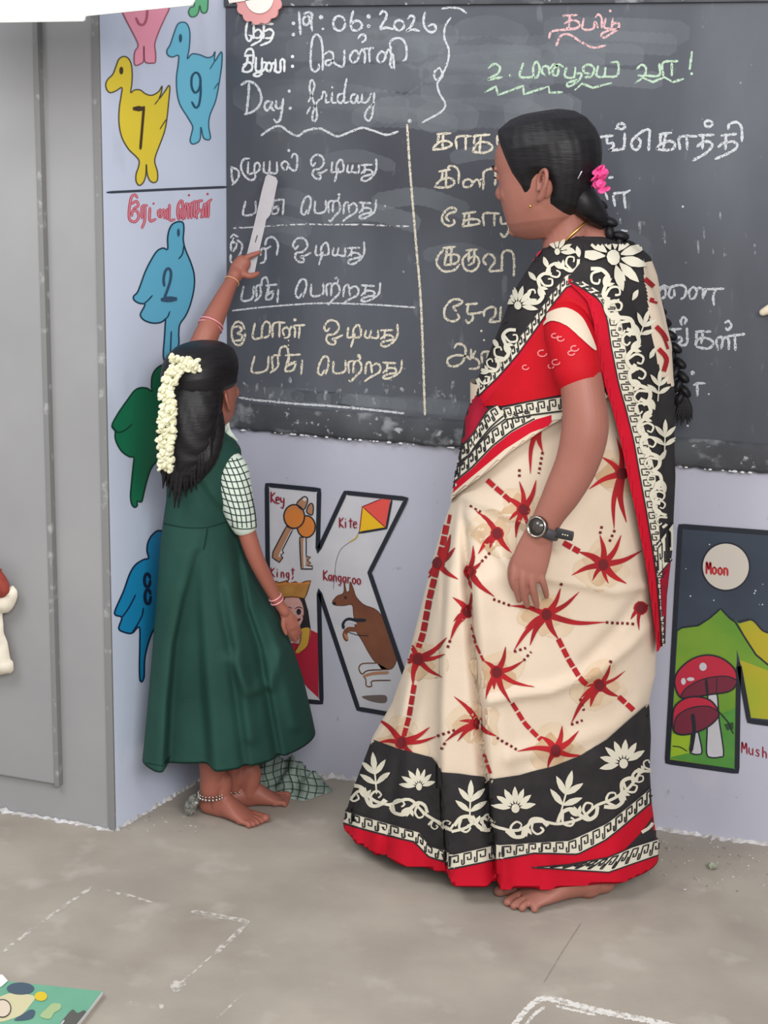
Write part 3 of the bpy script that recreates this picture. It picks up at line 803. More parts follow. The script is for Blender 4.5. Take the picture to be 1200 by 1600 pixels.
def f_king(p):
    p.poly([(96, 800), (310, 795), (335, 880), (352, 1000), (200, 1010), (100, 1010)], mat('black hair paint', (40, 36, 40), 0.55), 2, False)
    p.poly(ellipse(232, 890, 74, 112), mat('pinkish face paint', (198, 150, 142), 0.55), 3)
    p.poly([(215, 985), (285, 975), (290, 1080), (240, 1085)], mat('pinkish face paint', (198, 150, 142), 0.55), 3, False)
    cr = [(100, 700), (130, 690), (150, 700), (190, 688), (215, 704), (255, 692), (275, 708), (320, 690), (352, 686), (326, 770), (312, 800), (240, 790), (150, 795), (110, 790)]
    p.poly(cr, mat('gold crown paint', (176, 128, 66), 0.55, (158, 108, 56), 30, 4), 4, False)
    p.stroke(cr, 1.6, mat('dark brown line', (92, 58, 34), 0.55), 5, False, True)
    p.stroke([(112, 714), (200, 706), (345, 704)], 2, ORA, 5)
    for x in (206, 274):
        p.dot((x, 886), 15, BLK, 4, 20).stroke([(x - 24, 866), (x, 855), (x + 24, 864)], 1.4, BLK, 4)
    p.stroke([(232, 934), (258, 945), (282, 932)], 3.4, mat('dark lip paint', (84, 26, 34), 0.55), 4)
    p.stroke([(300, 905), (303, 950), (270, 1000)], 1.2, BLK, 4)
    p.poly([(345, 1000), (397, 1024), (402, 1440), (330, 1372), (240, 1250), (90, 1300), (90, 1100), (240, 1085), (330, 1100)], mat('crimson robe paint', (168, 34, 56), 0.55), 3, False)
    p.poly([(286, 1000), (348, 996), (332, 1100), (280, 1150), (250, 1140), (285, 1072)], mat('ochre collar paint', (196, 154, 62), 0.55), 4)
    p.stroke([(286, 1000), (285, 1072), (250, 1140)], 1.2, BLK, 5).stroke([(348, 996), (332, 1100), (280, 1150)], 1.2, MAR, 5)


def f_roo(p):
    body = [(565, 692), (580, 758), (598, 752), (604, 694), (624, 740), (642, 790), (690, 840), (760, 868), (806, 912), (826, 968), (858, 1050), (902, 1160), (880, 1240), (836, 1252), (770, 1212), (730, 1160), (680, 1070), (640, 1000), (626, 900), (615, 842), (560, 846), (502, 842), (491, 822), (520, 786), (562, 764)]
    p.poly(body, BRO, 2)
    p.stroke(body, 1.4, mat('dark brown line', (92, 58, 34), 0.55), 3, True, True)
    p.dot((574, 795), 8, BLK, 4, 10)
    p.dot((502, 832), 12, BLK, 4, 9)
    p.stroke([(700, 940), (640, 940), (590, 935), (562, 960), (560, 990)], 5.4, BLK, 3).stroke([(640, 960), (590, 950), (572, 970)], 4, WHT, 4)
    p.stroke([(720, 1010), (640, 1000), (590, 1000), (570, 1030), (580, 1065)], 7.4, BRO, 4).stroke([(570, 1030), (585, 1060)], 4.4, TAN, 5)
    p.stroke([(720, 1040), (650, 1035), (595, 1018)], 1.2, BLK, 5)
    for q in ([(775, 1215), (680, 1220), (660, 1250), (680, 1285), (720, 1262), (850, 1256)], [(862, 1325), (745, 1330), (742, 1362), (708, 1362), (704, 1322), (690, 1300)]):
        p.poly(q + [(830, 1290)], WHT, 3, False).stroke(q, 1.8, mat('dark brown line', (92, 58, 34), 0.55), 4)
    p.stroke([(690, 1300), (750, 1282), (845, 1275)], 4.4, TAN, 4)
    p.poly([(678, 1430), (770, 1420), (835, 1425), (830, 1470), (742, 1462)], mat('grey brown paint', (104, 92, 88), 0.55), 2)


def f_words(p):
    word(p, 'Key', 97, 118, 30, 6, 66, 30, 2.4, MAR, 7)
    word(p, 'Kite', 536, 283, 29, 1, 62, 30, 2.2, MAR, 7)
    word(p, 'King', 97, 604, 32, 3, 56, 26, 2.2, MAR, 7)
    word(p, 't', 226, 604, 28, 0, 46, 26, 2.2, MAR, 7)
    p.stroke([(240, 660), (232, 678)], 2, MAR, 7)
    word(p, 'Kangaroo', 434, 620, 30.5, 4, 62, 29, 2.2, MAR, 7)


mural('painted_keys', kmur, f_keys, CK)
mural('painted_kite', kmur, f_kite, CK)
mural('painted_king', kmur, f_king, CK, 'king with crown and moustache painted inside the letter')
mural('painted_kangaroo', kmur, f_roo, CK)
mural('painted_words', kmur, f_words, CK)

CM = ((1020, 800), 3.72222)
MOUT = [(158, 84), (760, 128), (1090, 800), (1420, 176), (2000, 220), (1995, 1700), (1480, 1640), (1470, 1120), (1180, 1240), (900, 1235)]
MOUT = [(160, 82), (690, 122), (860, 620), (1050, 150), (1500, 190), (1480, 1590), (1110, 1590), (1115, 1000), (960, 1270), (560, 1216), (500, 880), (490, 1510), (84, 1452)]
p = Paint(S_WALL, *CM)
NAVY = mat('night blue paint', (58, 68, 82), 0.55, (50, 58, 72), 9, 4)
p.poly(MOUT, NAVY, 1, False)
p.stroke(MOUT, 7.6, BLK, 6, False, True)
mmur = tag(p.build('painted_letter'), 'wall painting of a big letter M with moon and red mushrooms', 'wall painting')


def f_moon(p):
    p.poly(ellipse(425, 318, 138, 138, 28), mat('moon paint', (198, 190, 180), 0.55), 3)
    p.stroke(ellipse(425, 318, 138, 138, 28), 2.2, BLK, 4, True, True)
    word(p, 'Moon', 312, 292, 34, 3, 66, 30, 3.2, mat('red lettering on moon', (176, 40, 48), 0.55), 5)
    rnd = random.Random(2)
    for _ in range(14):
        p.dot((rnd.uniform(180, 640), rnd.uniform(130, 560)), rnd.uniform(2, 6), WHT, 2)


def f_hill(p):
    g = mat('hill green paint', (96, 142, 46), 0.55, (122, 156, 50), 8, 3)
    p.poly([(145, 690), (160, 676), (265, 660), (330, 620), (395, 565), (450, 620), (500, 640), (545, 745), (600, 830), (690, 905), (690, 930), (505, 860), (488, 800), (485, 1500), (100, 1440)], g, 2, False)
    p.poly([(500, 650), (575, 628), (640, 690), (700, 710), (900, 700), (950, 1000), (930, 1230), (560, 1196), (505, 860), (690, 930), (690, 905), (600, 830), (545, 745)], mat('lime hill paint', (150, 164, 44), 0.55, (174, 160, 40), 7, 3), 2, False)
    p.stroke([(145, 690), (170, 672), (265, 660), (330, 618), (395, 562), (450, 620), (480, 640), (545, 745), (600, 830), (690, 905)], 2.6, BLK, 4, False)
    p.stroke([(490, 640), (575, 628), (640, 690), (700, 710)], 2.2, BLK, 4)
    p.poly([(108, 1300), (480, 1140), (485, 1500), (100, 1430)], mat('grass green paint', (74, 134, 60), 0.55, (92, 150, 62), 14, 4), 3, False)
    p.poly([(110, 1290), (220, 1290), (215, 1400), (105, 1425)], mat('lime patch paint', (150, 180, 44), 0.55), 3, False)


def f_mush(p):
    cap = mat('red mushroom paint', (182, 40, 62), 0.55)
    gill = mat('mushroom gill paint', (112, 38, 56), 0.55)
    s1 = [(322, 1060), (372, 1060), (385, 1200), (412, 1400), (390, 1425), (340, 1428), (314, 1405), (316, 1280)]
    s2 = [(238, 1200), (262, 1270), (286, 1392), (262, 1410), (228, 1404), (220, 1380)]
    for s in (s1, s2):
        p.poly(s, WHT, 4).stroke(s, 2.2, BLK, 5, True, True)
    c1 = [(128, 1000), (145, 930), (220, 860), (312, 832), (400, 850), (470, 905), (490, 960), (482, 1010), (440, 1045), (330, 1062), (230, 1078), (160, 1076)]
    g1 = [(160, 1076), (200, 1020), (300, 970), (420, 955), (486, 975), (482, 1012), (440, 1045), (330, 1062), (230, 1078)]
    c2 = [(116, 1200), (130, 1130), (190, 1084), (270, 1075), (340, 1100), (382, 1160), (375, 1200), (320, 1250), (240, 1285), (165, 1295), (122, 1270)]
    g2 = [(122, 1270), (140, 1190), (220, 1140), (320, 1130), (380, 1160), (372, 1205), (320, 1250), (240, 1285), (165, 1295)]
    for c, g, L in ((c1, g1, 6), (c2, g2, 9)):
        p.poly(c, cap, L).poly(g, gill, L + 1).stroke(c, 2.4, BLK, L + 2, True, True).stroke(g[:5], 1.6, BLK, L + 2)
    p.stroke([(310, 975), (318, 1060)], 4, BLK, 8).stroke([(372, 965), (370, 1050)], 1.4, BLK, 8)
    p.stroke([(232, 1180), (240, 1270), (222, 1390)], 6, BLK, 11)
    for c, rx, ry in (((292, 900), 22, 24), ((178, 985), 14, 20), ((220, 972), 22, 11)):
        p.dot(c, rx, WHT, 8, ry)
    p.stroke([(385, 1160), (440, 1225), (468, 1290)], 2, BLK, 6, False)
    p.poly([(415, 1235), (468, 1222), (470, 1262), (432, 1270)], mat('dark leaf paint', (44, 74, 44), 0.55), 5, False)
    p.stroke([(115, 1362), (160, 1368), (200, 1392)], 1.6, BLK, 5)


mural('painted_moon', mmur, f_moon, CM)
mural('painted_hills', mmur, f_hill, CM)
mural('painted_mushrooms', mmur, f_mush, CM)
p = Paint(S_WALL, *CM)
word(p, 'Mushroom', 517, 1338, 40, 9, 62, 34, 2.4, MAR, 1)
tag(p.build('painted_word'), 'maroon word starting Mush painted beside the foot of letter M', 'wall lettering')

# ------------------------------------------------------------------ chalk on the floor
FCH = grainy('floor chalk', (204, 198, 190), 60, 0.36, 0.58)
FCB = grainy('thick floor chalk', (222, 218, 212), 80, 0.30, 0.50)
p = Paint(S_FLOOR)
for s, w in (([(4, 1488), (45, 1456), (100, 1416), (142, 1387)], 5), ([(160, 1391), (200, 1399), (238, 1410)], 4), ([(300, 1424), (345, 1432), (388, 1440)], 6), ([(388, 1440), (362, 1466), (337, 1489)], 7), ([(330, 1494), (306, 1516), (286, 1532)], 3), ([(378, 1555), (340, 1590)], 3)):
    p.stroke(s, w, FCH, 1, False, wob=0.3)
for c in ((275, 1541, 9), (252, 1572, 4), (205, 1568, 3), (285, 1538, 6)):
    p.dot((c[0], c[1]), c[2], FCH, 1)
tag(p.build('chalk_square'), 'faint worn chalk square on the cement floor at the left', 'chalk drawing')
p = Paint(S_FLOOR)
for s, w in (([(796, 1612), (822, 1578), (845, 1561), (868, 1562), (930, 1578), (1010, 1594), (1060, 1606)], 9), ([(812, 1616), (832, 1588), (850, 1574)], 5), ([(870, 1572), (930, 1586)], 4)):
    p.stroke(s, w, FCB, 1, True, wob=0.3)
tag(p.build('chalk_square'), 'thick white chalk line on the floor at the bottom edge, below the bare foot', 'chalk drawing')
p = Paint(S_FLOOR)
p.stroke([(908, 1442), (880, 1485), (850, 1535)], 2.2, grainy('floor joint', (156, 148, 139), 60, 0.3, 0.6), 1, False)
o = p.build('floor_joint')
tag(o, kind='structure')

# ================================================================== PEOPLE: shared tools
class Frame:
    """upright plane through a person's standing point; P() finds the point at depth dd behind it"""

    def __init__(self, px, py):
        self.o = S_FLOOR.at(px, py)
        self.e2 = Vector((self.o.x - CAM.x, self.o.y - CAM.y, 0)).normalized()
        self.e1 = Vector((self.e2.y, -self.e2.x, 0))

    def P(self, px, py, dd=0.0):
        d = ray(px, py)
        t = ((self.o + self.e2 * dd) - CAM).dot(self.e2) / d.dot(self.e2)
        return CAM + d * t

    def at_z(self, table, z, dd):
        py = 800.0
        for _ in range(9):
            px = interp(table, py)
            p = self.P(px, py, dd)
            py += (p.z - z) * 800.0
        return self.P(interp(table, py), py, dd)


def interp(t, x):
    return float(np.interp(x, [a for a, _ in t], [b for _, b in t]))


class Vol:
    """closed tubes and blobs gathered into one mesh"""

    def __init__(self):
        self.vs, self.fs = [], []

    def tube(self, pts, radii, side=(1, 0, 0), n=16, sub=6, cap=True):
        pts = [Vector(p) for p in pts]
        rr = [(r, r) if not isinstance(r, (tuple, list)) else r for r in radii]
        q = catmull([(*p, *r) for p, r in zip(pts, rr)], 1e9, False) if sub == 1 else None
        arr = [np.array((*p, *r), float) for p, r in zip(pts, rr)]
        out = []
        k = len(arr)
        for i in range(k - 1):
            p1, p2 = arr[i], arr[i + 1]
            p0 = arr[i - 1] if i else 2 * p1 - p2
            p3 = arr[i + 2] if i + 2 < k else 2 * p2 - p1
            for j in range(sub):
                t = j / sub
                out.append(.5 * (2 * p1 + (p2 - p0) * t + (2 * p0 - 5 * p1 + 4 * p2 - p3) * t * t + (3 * p1 - p0 - 3 * p2 + p3) * t ** 3))
        out.append(arr[-1])
        path = [(Vector(o[:3]), max(o[3], 1e-4), max(o[4], 1e-4)) for o in out]
        if cap:
            def caps(p, d, a, b):
                return [(p + d * min(a, b) * math.sin(x), a * math.cos(x), b * math.cos(x)) for x in (math.radians(30), math.radians(58), math.radians(80))]
            d0 = (path[0][0] - path[1][0]).normalized()
            d1 = (path[-1][0] - path[-2][0]).normalized()
            path = caps(path[0][0], d0, *path[0][1:])[::-1] + path + caps(path[-1][0], d1, *path[-1][1:])
        b = len(self.vs)
        side = Vector(side)
        m_ = len(path)
        for i, (p, ra, rb) in enumerate(path):
            t = (path[min(i + 1, m_ - 1)][0] - path[max(i - 1, 0)][0]).normalized()
            s = (side - t * side.dot(t))
            if s.length < 1e-4:
                s = t.orthogonal()
            s.normalize()
            nn = t.cross(s)
            for j in range(n):
                a = 2 * math.pi * j / n
                self.vs.append(p + s * ra * math.cos(a) + nn * rb * math.sin(a))
        for i in range(m_ - 1):
            for j in range(n):
                a, c = b + i * n + j, b + i * n + (j + 1) % n
                self.fs.append((a, c, c + n, a + n))
        self.fs.append(tuple(b + j for j in reversed(range(n))))
        self.fs.append(tuple(b + (m_ - 1) * n + j for j in range(n)))
        return self

    def blob(self, c, r, ax=None, nu=16, nv=10):
        """ellipsoid; ax = three axis vectors"""
        c = Vector(c)
        ax = ax or (Vector((1, 0, 0)), Vector((0, 1, 0)), Vector((0, 0, 1)))
        r = (r, r, r) if not isinstance(r, (tuple, list)) else r
        b = len(self.vs)
        self.vs.append(c - ax[2] * r[2])
        for i in range(1, nv):
            v = -math.pi / 2 + math.pi * i / nv
            for j in range(nu):
                u = 2 * math.pi * j / nu
                self.vs.append(c + ax[0] * (r[0] * math.cos(v) * math.cos(u)) + ax[1] * (r[1] * math.cos(v) * math.sin(u)) + ax[2] * (r[2] * math.sin(v)))
        self.vs.append(c + ax[2] * r[2])
        top = len(self.vs) - 1
        for j in range(nu):
            self.fs.append((b, b + 1 + (j + 1) % nu, b + 1 + j))
            for i in range(nv - 2):
                a = b + 1 + i * nu
                self.fs.append((a + j, a + (j + 1) % nu, a + nu + (j + 1) % nu, a + nu + j))
            a = b + 1 + (nv - 2) * nu
            self.fs.append((a + j, a + (j + 1) % nu, top))
        return self

    def rings(self, rows, close=True):
        """rows of equal-length point loops"""
        b, n = len(self.vs), len(rows[0])
        for r in rows:
            self.vs += [Vector(p) for p in r]
        for i in range(len(rows) - 1):
            for j in range(n):
                a, c = b + i * n + j, b + i * n + (j + 1) % n
                self.fs.append((a, c, c + n, a + n))
        if close:
            self.fs.append(tuple(b + j for j in reversed(range(n))))
            self.fs.append(tuple(b + (len(rows) - 1) * n + j for j in range(n)))
        return self

    def build(self, name, mt, parent=None, smooth=True):
        return from_data(name, self.vs, self.fs, mt, parent, smooth)


def fuse(o, voxel, it=4, factor=0.5):
    """melt the overlapping volumes of a mesh into one continuous skin"""
    bm = bmesh.new()
    bm.from_mesh(o.data)
    bmesh.ops.recalc_face_normals(bm, faces=bm.faces)
    bm.to_mesh(o.data)
    bm.free()
    r = o.modifiers.new('r', 'REMESH')
    r.mode = 'VOXEL'
    r.voxel_size = voxel
    s = o.modifiers.new('s', 'SMOOTH')
    s.iterations = it
    s.factor = factor
    bpy.context.view_layer.update()
    dg = bpy.context.evaluated_depsgraph_get()
    me = bpy.data.meshes.new_from_object(o.evaluated_get(dg))
    o.modifiers.clear()
    old = o.data
    o.data = me
    if not me.materials:
        for mt in old.materials:
            me.materials.append(mt)
    for p in me.polygons:
        p.use_smooth = True
    return o


class Hit:
    """a garment's own surface, met by rays, so that its print lies on its folds"""

    def __init__(self, vs, fs):
        self.t = BVHTree.FromPolygons([Vector(v) for v in vs], [tuple(f) for f in fs])

    def at(self, px, py, off=0.0):
        d = ray(px, py).normalized()
        loc, n, _, _ = self.t.ray_cast(CAM, d)
        if loc is None:
            return None
        if n.dot(d) > 0:
            n = -n
        return loc + n * (0.0007 + off)


class Print(Paint):
    """printed pattern on cloth: like Paint, laid on folds and merged into the garment's mesh"""

    def poly(self, pts, mt, layer=1, smooth=True, step=5.0):
        q = [self.px(p) for p in pts]
        q = catmull(q, step, True) if smooth else linear(q, step, True)
        xs, ys = [p[0] for p in q], [p[1] for p in q]
        ed = [(i, (i + 1) % len(q)) for i in range(len(q))]
        P2 = [Vector((p[0], p[1])) for p in q]
        x = min(xs) + step / 2
        while x < max(xs):
            y = min(ys) + step / 2
            while y < max(ys):
                ins = False
                for a, c in ed:
                    ax, ay, cx, cy = q[a][0], q[a][1], q[c][0], q[c][1]
                    if (ay > y) != (cy > y) and x < (cx - ax) * (y - ay) / (cy - ay) + ax:
                        ins = not ins
                if ins:
                    P2.append(Vector((x, y)))
                y += step
            x += step
        r = delaunay_2d_cdt(P2, ed, [tuple(range(len(q)))], 1, 0.01)
        b = len(self.vs)
        self.vs += [self.s.at(v[0], v[1], 0.0006 * layer) for v in r[0]]
        k = self.m(mt)
        for f in r[2]:
            self.fs.append(tuple(b + i for i in f))
            self.mi.append(k)
        return self

    def stroke(self, pts, w, mt, layer=1, smooth=True, closed=False, taper=0.0, wob=0.0, prof=None, step=None):
        q = [self.px(p) for p in pts]
        step = step or max(1.6, min(5.0, w))
        q = catmull(q, step, closed) if smooth else linear(q, step, closed)
        n = len(q)
        if n < 2:
            return self
        cols = 2 + int(w / 7)
        b = len(self.vs)
        for i in range(n):
            t = (q[(i + 1) % n] - q[i - 1]) if closed else (q[min(i + 1, n - 1)] - q[max(i - 1, 0)])
            L = np.linalg.norm(t)
            t = t / L if L > 1e-9 else np.array((1.0, 0.0))
            nn = np.array((-t[1], t[0]))
            u = i / (n - 1)
            ww = w * (interp(prof, u) if prof else (max(0.1, 1 - taper * u)))
            for j in range(cols):
                p = q[i] + nn * ww * (j / (cols - 1) - 0.5)
                self.vs.append(self.s.at(p[0], p[1], 0.0006 * layer))
        k = self.m(mt)
        for i in range(n if closed else n - 1):
            for j in range(cols - 1):
                a, c = b + i * cols + j, b + ((i + 1) % n) * cols + j
                self.fs.append((a, a + 1, c + 1, c))
                self.mi.append(k)
        return self

    LEAF = [(0, .12), (.18, .62), (.42, 1), (.7, .8), (.9, .35), (1, .05)]
    SPIKE = [(0, 1), (.35, .8), (.7, .5), (1, .08)]

    def leaf(self, x, y, ang, L, w, mt, layer=2):
        c, s = math.cos(math.radians(ang)), -math.sin(math.radians(ang))
        return self.stroke([(x, y), (x + c * L * .5, y + s * L * .5), (x + c * L, y + s * L)], w, mt, layer, False, prof=self.LEAF, step=2.5)

    def merge(self, vs, fs, mi, mats, maxe=0.03):
        """append the print to the garment's data, dropping what falls off an edge"""
        vs, fs, mi, mats = list(vs), list(fs), list(mi), list(mats)
        b = len(vs)
        dead = [v is None for v in self.vs]
        vs += [Vector((0, 0, 0)) if v is None else v for v in self.vs]
        for f, k in zip(self.fs, self.mi):
            if any(dead[i] for i in f):
                continue
            if any((self.vs[f[i]] - self.vs[f[i - 1]]).length > maxe for i in range(len(f))):
                continue
            mt = self.mats[k]
            if mt not in mats:
                mats.append(mt)
            g = [b + i for i in f]
            n = (vs[g[1]] - vs[g[0]]).cross(vs[g[2]] - vs[g[0]])
            if n.dot(CAM - vs[g[0]]) < 0:
                g.reverse()
            fs.append(tuple(g))
            mi.append(mats.index(mt))
        used = sorted({i for f in fs for i in f})
        re = {o: i for i, o in enumerate(used)}
        return [vs[i] for i in used], [tuple(re[i] for i in f) for f in fs], mi, mats


KEY = [(0.0, .84), (0.0, .16), (.66, .16), (.66, .60), (.33, .60), (.33, .40)]


def greek(p, top, bot, unit, bg, ink, layer=2, lw=2.6, edge=2.6, cream_edge=None):
    """meander border between two edge lines given left to right"""
    A, B = linear(top, 2.0), linear(bot, 2.0)

    def arc(q):
        s = [0.0]
        for a, c in zip(q[:-1], q[1:]):
            s.append(s[-1] + np.linalg.norm(c - a))
        return np.array(s)
    sa, sb = arc(A), arc(B)
    A, B = np.array(A), np.array(B)

    def pt(u, v):
        a = np.array((np.interp(u * sa[-1], sa, A[:, 0]), np.interp(u * sa[-1], sa, A[:, 1])))
        c = np.array((np.interp(u * sb[-1], sb, B[:, 0]), np.interp(u * sb[-1], sb, B[:, 1])))
        return a + (c - a) * v
    L = (sa[-1] + sb[-1]) / 2
    n = max(1, int(round(L / unit)))
    K = 60
    p.poly([tuple(pt(i / K, 0)) for i in range(K + 1)] + [tuple(pt(i / K, 1)) for i in reversed(range(K + 1))], bg, layer, False, 6)
    for e in (0.015, .985):
        p.stroke([tuple(pt(i / K, e)) for i in range(K + 1)], edge, ink, layer + 1, False, step=4)
    for k in range(n):
        p.stroke([tuple(pt((k + .1 + a * .82) / n, .17 + (b - .16) / .68 * .66)) for a, b in KEY], lw, ink, layer + 1, False, step=2.5)
        p.stroke([tuple(pt((k + .1 + a) / n, .83)) for a in (0, -.18)] + [tuple(pt((k - .08) / n, .5))], lw, ink, layer + 1, False, step=2.5)


def loft(ring_at, zs, n, th0=0.0, th1=360.0, close=True):
    rows = []
    for z in zs:
        rows.append([ring_at(z, math.radians(th0 + (th1 - th0) * j / (n if close else n - 1))) for j in range(n)])
    return rows


def grid_faces(nr, n, close=True):
    fs = []
    for i in range(nr - 1):
        for j in range(n if close else n - 1):
            a, c = i * n + j, i * n + (j + 1) % n
            fs.append((a, c, c + n, a + n))
    return fs


def dist_poly(x, y, pts):
    best = 1e9
    for (ax, ay), (bx_, by) in zip(pts[:-1], pts[1:]):
        dx, dy = bx_ - ax, by - ay
        t = max(0, min(1, ((x - ax) * dx + (y - ay) * dy) / (dx * dx + dy * dy)))
        best = min(best, math.hypot(x - ax - t * dx, y - ay - t * dy))
    return best


def inside(x, y, q):
    r = False
    for (ax, ay), (cx, cy) in zip(q, q[1:] + q[:1]):
        if (ay > y) != (cy > y) and x < (cx - ax) * (y - ay) / (cy - ay) + ax:
            r = not r
    return r


def head_volume(v, o, f, s, u, prof, n=28):
    """o = chin-level axis point, f/s/u = forward, side, up; prof rows: height, front, back, half width"""
    hs = [r[0] for r in prof]
    rows = []
    K = 34
    for i in range(K + 1):
        h = hs[0] + (hs[-1] - hs[0]) * i / K
        fr, bk, w = (float(np.interp(h, hs, [r[k] for r in prof])) for k in (1, 2, 3))
        row = []
        for j in range(n):
            a = 2 * math.pi * j / n
            ca, sa = math.cos(a), math.sin(a)
            x = (fr if ca > 0 else bk) * math.copysign(abs(ca) ** 0.92, ca)
            row.append(o + u * h + f * x + s * (w * math.copysign(abs(sa) ** 0.9, sa)))
        rows.append(row)
    v.rings(rows)
    return rows


SKIN = mat('warm brown skin', (158, 104, 90), 0.5, (148, 95, 82), 9, 4, 0.3, 0.7, 0.03, 120, spec=0.35, sss=0.06)
HAIRM = mat('black hair', (27, 25, 28), 0.46, (18, 16, 18), 30, 4, 0.3, 0.7, 0.18, 60, stretch=(1, 1, 6), spec=0.28)
GOLD = mat('gold metal', (214, 168, 92), 0.3, metal=1.0)

# ================================================================== TEACHER
T = Frame(865, 1400)
teacher = tag(empty('person', T.o), 'woman in a cream, black and red printed sari facing the blackboard', 'person')
CREAM = mat('cream sari cotton', (212, 194, 174), 0.8, (204, 185, 164), 10, 4, 0.3, 0.7, 0.12, 260, spec=0.15, sheen=0.1)
BLACK = mat('black sari print', (44, 41, 43), 0.8, (50, 47, 48), 30, 4, spec=0.15)
REDC = mat('red sari border', (192, 18, 42), 0.75, (178, 14, 36), 12, 4, spec=0.15)
REDP = mat('brick red print', (172, 36, 40), 0.8, (140, 32, 38), 16, 3, spec=0.15)
DRED = mat('dark red print', (104, 34, 38), 0.8, spec=0.15)
STAIN = mat('tan dye halo', (200, 176, 148), 0.8, (206, 186, 162), 14, 3, spec=0.15)
STAIN2 = mat('brown dye halo', (184, 152, 118), 0.8, (198, 172, 144), 16, 3, spec=0.15)
IVORY = mat('ivory print', (208, 202, 184), 0.8, spec=0.15)
MAROON = mat('maroon sari border', (146, 22, 44), 0.75, spec=0.15)
BLOUSE = mat('red blouse cotton', (188, 10, 28), 0.7, (174, 8, 24), 14, 4, 0.3, 0.7, 0.1, 200, spec=0.2)

SL = [(640, 735), (700, 726), (740, 718), (782, 706), (830, 689), (890, 672), (960, 655), (1030, 637), (1100, 612), (1150, 583), (1200, 564), (1240, 549), (1280, 538), (1312, 532), (1400, 528)]
SR = [(640, 1028), (700, 1030), (800, 1029), (860, 1027), (930, 1025), (1000, 1025), (1050, 1024), (1090, 1014), (1150, 1017), (1200, 1015), (1250, 1018), (1290, 1023), (1320, 1028), (1400, 1032)]
UL = [(366, 884), (374, 868), (385, 850), (400, 838), (430, 818), (460, 800), (500, 785), (540, 769), (570, 756), (600, 742), (620, 738), (650, 727), (700, 719), (740, 712), (786, 702), (830, 688)]
UR = [(366, 940), (374, 965), (385, 985), (400, 1003), (430, 1014), (460, 1020), (500, 1030), (540, 1040), (600, 1045), (650, 1042), (700, 1042), (740, 1043), (800, 1040), (860, 1038), (900, 1034), (950, 1030), (1000, 1027), (1040, 1026)]


def zof(py, dd=0.12):
    return T.P(880, py, dd).z


SB = [(zof(1400), .198), (zof(1200), .192), (zof(1000), .185), (zof(850), .172), (zof(740), .155), (zof(640), .135)]
UB = [(zof(1030), .198), (zof(850), .186), (zof(740), .172), (zof(640), .155), (zof(540), .162), (zof(450), .155), (zof(400), .125), (zof(380), .085), (zof(366), .05)]
DL = [(zof(1400), .215), (zof(1200), .18), (zof(800), .14), (zof(640), .12)]


def srt(t):
    return sorted(t)


SB, UB, DL = srt(SB), srt(UB), srt(DL)
C1L = [(790, 714), (900, 700), (1000, 693), (1100, 689), (1190, 690), (1300, 700), (1400, 708)]
C2L = [(800, 724), (900, 733), (980, 739), (1113, 750), (1180, 756), (1300, 768), (1400, 776)]
C3L = [(780, 706), (900, 684), (1000, 668), (1100, 652), (1200, 632), (1300, 612), (1400, 606)]
FOLDS = [([(1024, 965), (985, 1005), (935, 1045), (860, 1072), (770, 1078)], 9, .010), ([(1010, 912), (960, 920), (900, 905), (850, 895)], 8, .008), ([(1000, 930), (960, 985), (915, 1030)], 10, -.008),
         ([(715, 770), (770, 790), (830, 815), (870, 850)], 8, .009), ([(730, 800), (765, 830), (800, 880)], 8, .008), ([(1010, 1090), (960, 1130), (880, 1160), (800, 1170)], 14, .007),
         ([(760, 900), (770, 1000), (790, 1150), (800, 1300)], 14, .007), ([(840, 1200), (850, 1300), (855, 1400)], 16, .007), ([(930, 1180), (960, 1280), (970, 1400)], 18, .008), ([(570, 1180), (560, 1260), (556, 1330)], 7, .010), ([(640, 1050), (610, 1200), (590, 1330)], 8, .010)]


def skirt_pt(z, th):
    ddl = interp(DL, z)
    Lp, Rp = T.at_z(SL, z, ddl), T.at_z(SR, z, .13)
    c, a = (Lp + Rp) / 2, (Rp - Lp) / 2
    p = c + a * math.cos(th) + T.e2 * (interp(SB, z) * math.sin(th))
    if math.sin(th) < 0.15:
        x, y = project(p)
        k = min(1.0, max(0.0, -math.sin(th) * 1.6 + 0.25))
        d = 0.0
        low = min(1, max(0, (y - 770) / 120))
        d += .062 * low / (1 + math.exp(-(x - interp(C1L, y)) / 2.2)) * math.exp(-max(0, x - interp(C1L, y)) / 160)
        d -= .040 * low * math.exp(-((x - interp(C2L, y)) / 6) ** 2)
        d += .012 * low * math.exp(-((x - interp(C2L, y) - 16) / 10) ** 2)
        d += .026 * low / (1 + math.exp(-(x - interp(C3L, y)) / 4)) * math.exp(-max(0, x - interp(C3L, y)) / 60)
        if x < 690:
            d += .006 * low * math.sin(x / 9.0)
        for q, sg, am in FOLDS:
            dd = dist_poly(x, y, q)
            if dd < sg * 3:
                d += 1.5 * am * math.exp(-(dd / sg) ** 2)
        p = p - T.e2 * (d * k)
    else:
        p = p + T.e2 * (.012 * math.sin(th * 9) * math.sin(th)) * min(1, max(0, (1.0 - z)))
    return p


NS = 260
zt, zb = zof(600), 0.044
zs = [zt + (zb - zt) * i / 118 for i in range(119)]
rows = loft(skirt_pt, zs, NS)
vs = [p for r in rows for p in r]
fs = grid_faces(len(rows), NS)
mi = []
for f in fs:
    i, j = f[0] // NS, f[0] % NS
    far = math.sin(2 * math.pi * (j + .5) / NS) > 0.05
    z = zs[i]
    if z < 0.062 or (far and z < .085):
        mi.append(1)
    elif far and z < .32:
        mi.append(2)
    else:
        mi.append(0)
